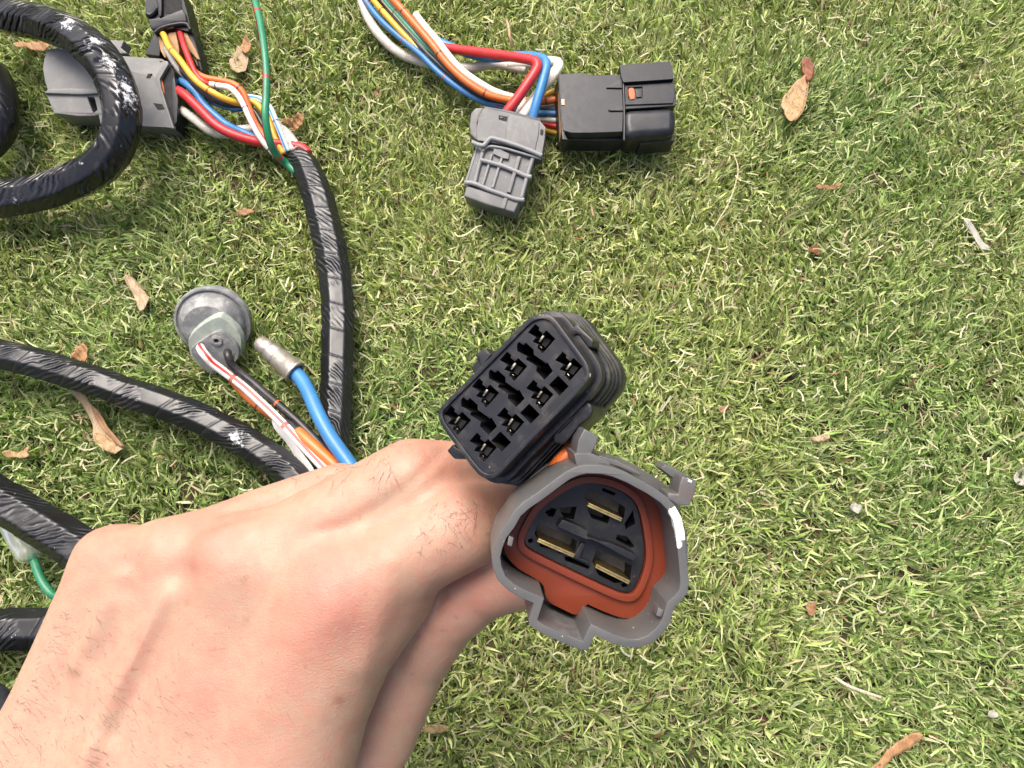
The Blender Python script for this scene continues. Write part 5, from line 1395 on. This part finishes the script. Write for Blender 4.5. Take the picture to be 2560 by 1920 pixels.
def scrap(name, pts, h, mat, label=None, cat=None, parent=None, curl=0.0022, thick=0.00030, seed=0, group=None, tilt=(0, 0), axis=None):
    """a thin curled sheet outlined on the photo, lying on the grass at height h"""
    h -= 0.003
    cx = sum(p[0] for p in pts) / len(pts); cy = sum(p[1] for p in pts) / len(pts)
    F = Frame(G(cx, cy, h), Vector((tilt[0], tilt[1], 1)), Vector((0, 1, 0)))
    q = chaikin(F.uv(pts), 1)
    if area(q) < 0: q = q[::-1]
    bm = bmesh.new()
    vs = [bm.verts.new((x, y, 0)) for x, y in q]
    bm.faces.new(vs)
    bmesh.ops.triangulate(bm, faces=bm.faces[:])
    for _ in range(3):
        es = [e for e in bm.edges if e.calc_length() > 0.0016]
        if es: bmesh.ops.subdivide_edges(bm, edges=es, cuts=1, use_grid_fill=False); bmesh.ops.triangulate(bm, faces=[f for f in bm.faces if len(f.verts) > 3])
    L = max(max(abs(x) for x, y in q), max(abs(y) for x, y in q))
    rs = random.Random(seed); ph_ = rs.uniform(0, 6); dx, dy = math.cos(ph_), math.sin(ph_)
    for v in bm.verts:
        x, y = v.co.x / L, v.co.y / L
        v.co.z = curl * ((x * dx + y * dy) ** 2 * 1.3 + 0.35 * math.sin(5 * x + ph_) * math.cos(4 * y + 2 * ph_) + 0.2 * math.sin(11 * x + 9 * y))
    me = bpy.data.meshes.new(name); bm.to_mesh(me); bm.free()
    me.polygons.foreach_set('use_smooth', np.ones(len(me.polygons), dtype=bool))
    if parent is None:
        o = link(name, me, mat, None, F.M)
        setprops(o, label, cat, group)
    else:
        me.transform(wm(parent).inverted() @ F.M)
        o = link(name, me, mat, parent)
    sm_ = o.modifiers.new('thickness', 'SOLIDIFY'); sm_.thickness = thick
    return o
ZR = zm(1900, 100, 2.765); ZQ = zm(1000, 1500, 1.418); ZM = zm(1760, 900, 2.765)

def keyed(label, cat, at, h):
    return empty({'winged seed': 'winged_seed'}.get(cat, 'dead_leaf'), Matrix.Translation(G(at[0], at[1], h)), label, cat)
s1 = keyed('papery tan winged seed with a dark red head at the upper right', 'winged seed', (1985, 230), .014)
scrap('wing', ZR([(305, 250), (330, 285), (325, 400), (292, 505), (212, 588), (185, 575), (165, 520), (170, 490), (145, 460), (150, 430), (160, 385), (200, 350), (225, 310), (262, 285), (282, 270)]), .016, WING, parent=s1, seed=3, curl=.002)
scrap('seed_head', ZR([(290, 130), (318, 135), (345, 140), (372, 190), (370, 235), (345, 290), (325, 290), (305, 250), (300, 200), (285, 170)]), .017, HEAD, parent=s1, seed=4, curl=.0015, thick=.0018)
V, F_, UV = tube_mesh('rib', [tuple(G(*p)) for p in ZR([(335, 290, .018), (322, 400, .0185), (290, 500, .018), (240, 560, .017)])], .00035, 8)
link('rib', mesh('rib', V - np.array(s1.location), F_, uv=UV), ORW, s1)
s2 = keyed('orange-tan winged seed with a long stem at the bottom right corner', 'winged seed', (2240, 1870), .014)
scrap('wing', ZQ([(1842, 472), (1840, 492), (1800, 530), (1745, 560), (1700, 600), (1685, 640), (1660, 640), (1680, 590), (1700, 560), (1750, 510), (1790, 480), (1820, 466)]), .015, ORW, parent=s2, seed=5)
scrap('seed_head', ZQ([(1700, 570), (1690, 600), (1670, 640), (1655, 660), (1650, 620), (1675, 585)]), .016, WING, parent=s2, seed=6, thick=.0012)
s3 = keyed('pale broken seed wing lying beside the long green wire', 'winged seed', (598, 140), .014)
scrap('wing', Z1([(1480, 300), (1500, 330), (1528, 340), (1525, 430), (1495, 460), (1468, 468), (1440, 440), (1412, 410), (1408, 375), (1430, 345), (1455, 330), (1460, 300)]), .015, PALEL, parent=s3, seed=7)
scrap('seed_head', Z1([(1500, 240), (1520, 236), (1545, 265), (1535, 310), (1520, 350), (1495, 330), (1475, 300), (1490, 262)]), .016, ORW, parent=s3, seed=8)
scrap('dead_leaf', Z1([(1832, 680), (1842, 700), (1870, 705), (1876, 750), (1860, 790), (1820, 808), (1790, 800), (1780, 775), (1745, 765), (1750, 735), (1790, 735), (1825, 725)]), .015, ORW, 'crumpled brown leaf beside the mouth of the upright loom', 'leaf', seed=9, curl=.004, tilt=(0, -.3))
scrap('dead_leaf', Z1([(85, 285), (110, 265), (200, 255), (300, 262), (330, 300), (290, 322), (200, 300), (120, 300)]), .013, ORW, 'tan leaf half hidden behind the top of the coiled loom', 'leaf', seed=10)
scrap('dead_leaf', Z3([(772, 115), (800, 100), (830, 115), (870, 165), (905, 215), (928, 248), (905, 300), (872, 330), (852, 300), (830, 240), (805, 180), (778, 150)]), .014, PALEL, 'narrow pale leaf lying up and left of the lamp socket', 'leaf', seed=11)
scrap('dead_leaf', Z3([(505, 508), (530, 520), (545, 560), (548, 625), (500, 625), (440, 600), (455, 565), (480, 530)]), .016, ORW, 'brown leaf tip sticking out above the crossing loom', 'leaf', seed=12, tilt=(0, -.3))
s4 = keyed('long curled dead leaf with a rounded pale end below the crossing loom', 'leaf', (255, 1050), .013)
scrap('blade', Z3([(440, 790), (500, 830), (540, 840), (560, 890), (620, 930), (640, 985), (680, 1050), (740, 1110), (780, 1155), (735, 1185), (715, 1195), (660, 1180), (600, 1130), (570, 1080), (570, 1030), (545, 960), (500, 880), (450, 830)]), .015, PALEL, parent=s4, seed=13, curl=.0025)
scrap('lobe', Z3([(572, 1070), (600, 1060), (660, 1090), (715, 1130), (722, 1180), (712, 1194), (660, 1178), (600, 1130)]), .0165, WING, parent=s4, seed=14)
scrap('lobe', Z3([(560, 900), (600, 920), (636, 980), (670, 1040), (730, 1100), (772, 1150), (735, 1150), (650, 1070), (590, 990)]), .0172, BRN, parent=s4, seed=24)
scrap('dead_leaf', Z3([(25, 1195), (50, 1172), (110, 1180), (160, 1160), (185, 1140), (190, 1160), (165, 1190), (195, 1200), (150, 1222), (90, 1210), (40, 1222)]), .014, WING, 'small curled tan leaf at the left edge between two looms', 'leaf', seed=15)
scrap('dead_leaf', Z1([(1450, 1300), (1500, 1282), (1570, 1285), (1575, 1305), (1520, 1315), (1465, 1335)]), .012, ORW, 'small dull orange leaf in the grass left of the upright loom', 'leaf', seed=16)
scrap('dead_leaf', ZR([(372, 1030), (400, 1000), (460, 1005), (545, 1000), (555, 1020), (540, 1032), (460, 1030), (395, 1040)]), .013, BRN, 'olive brown strip of leaf on the open lawn at the right', 'leaf', seed=17)
scrap('dead_leaf', Z2([(175, 560), (215, 550), (235, 580), (225, 612), (185, 612)]), .010, BRN, 'small dark brown leaf left of the ribbed grey plug', 'leaf', seed=18)
scrap('red_petal', ZR([(322, 1450), (365, 1420), (410, 1425), (418, 1470), (395, 1500), (370, 1470)]), .011, leafmat('petal', (0.16, 0.02, 0.012), (0.24, 0.035, 0.02)), 'tiny dark red petal on the right of the lawn', 'petal', seed=19)
scrap('paint_flake', ZR([(1395, 1245), (1425, 1235), (1460, 1262), (1500, 1310), (1520, 1360), (1545, 1400), (1580, 1425), (1585, 1465), (1550, 1455), (1530, 1450), (1495, 1410), (1478, 1355), (1440, 1300), (1415, 1290)]), .013, WHITE, 'long white ragged flake near the right edge', 'flake', seed=20, curl=.001)
scrap('paint_flake', ZM([(2140, 790), (2200, 740), (2230, 760), (2240, 850), (2180, 880), (2130, 850)]), .012, WHITE, 'white scrap cut off by the right edge of the photo', 'flake', seed=21)
scrap('bark_chip', ZM([(720, 545), (760, 530), (850, 510), (872, 540), (840, 556), (770, 568), (740, 556)]), .014, PALEL, 'flat pale wood chip on the lawn right of the held plugs', 'chip', seed=22)
scrap('bark_chip', ZM([(1000, 1010), (1030, 990), (1095, 1005), (1075, 1040), (1060, 1068), (1030, 1045), (1005, 1035)]), .013, WHITE, 'small pinkish white chip below the flat wood chip', 'chip', seed=23)
scrap('paint_flake', ZQ([(2080, 395), (2105, 390), (2118, 405), (2105, 418), (2085, 415)]), .013, WHITE, 'tiny white fleck near the lower right corner', 'flake', seed=25)
scrap('dead_leaf', ZQ([(80, 445), (120, 440), (175, 445), (170, 465), (120, 478), (85, 465)]), .012, leafmat('olive_leaf', (0.25, 0.19, 0.07), (0.32, 0.25, 0.10)), 'dull olive leaf tight beside the bottom of the thumb', 'leaf', seed=26)
scrap('bark_chip', ZQ([(1440, 10), (1470, 5), (1475, 40), (1460, 60), (1440, 50)]), .013, BRN, 'small grey brown chip right of the three-pin socket', 'chip', seed=27, curl=.002)
scrap('bark_chip', ZM([(95, 335), (130, 320), (172, 325), (165, 350), (120, 372), (100, 362)]), .012, BRN, 'pinkish brown chip close beside the black eight-way plug', 'chip', seed=28)

def stalk(pts, r, col, label, name='dry_stalk'):
    Wp = [tuple(G(*p)) for p in pts]
    V, F_, UV = tube_mesh(name, Wp, r, 6, 0.0015)
    o0 = V.mean(0); o0[2] = 0
    o = link(name, mesh(name, V - o0, F_, uv=UV), leafmat('stalk', col, tuple(c * 1.15 for c in col)), None, Matrix.Translation(o0))
    setprops(o, label, 'stalk')
stalk([(1835, 385, .022), (1845, 430, .022), (1825, 500, .022), (1800, 545, .020), (1780, 580, .016)], .00045, (0.50, 0.46, 0.28), 'long pale dry stalk arching up right of the ribbed grey plug')
stalk([(1778, 615, .016), (1765, 660, .020), (1750, 700, .020), (1742, 735, .017)], .0004, (0.50, 0.46, 0.28), 'shorter pale dry stalk below the long arching one')
stalk(ZQ([(1540, 275, .016), (1590, 305, .018), (1650, 328, .018), (1708, 347, .015)]), .0008, (0.58, 0.50, 0.38), 'thick pale stem on the lawn at the lower right')
stalk(Z2([(1000, 125, .020), (1012, 170, .022), (1020, 230, .021), (1034, 290, .016)]), .0009, (0.45, 0.30, 0.18), 'short tan twig above the bent red wire')
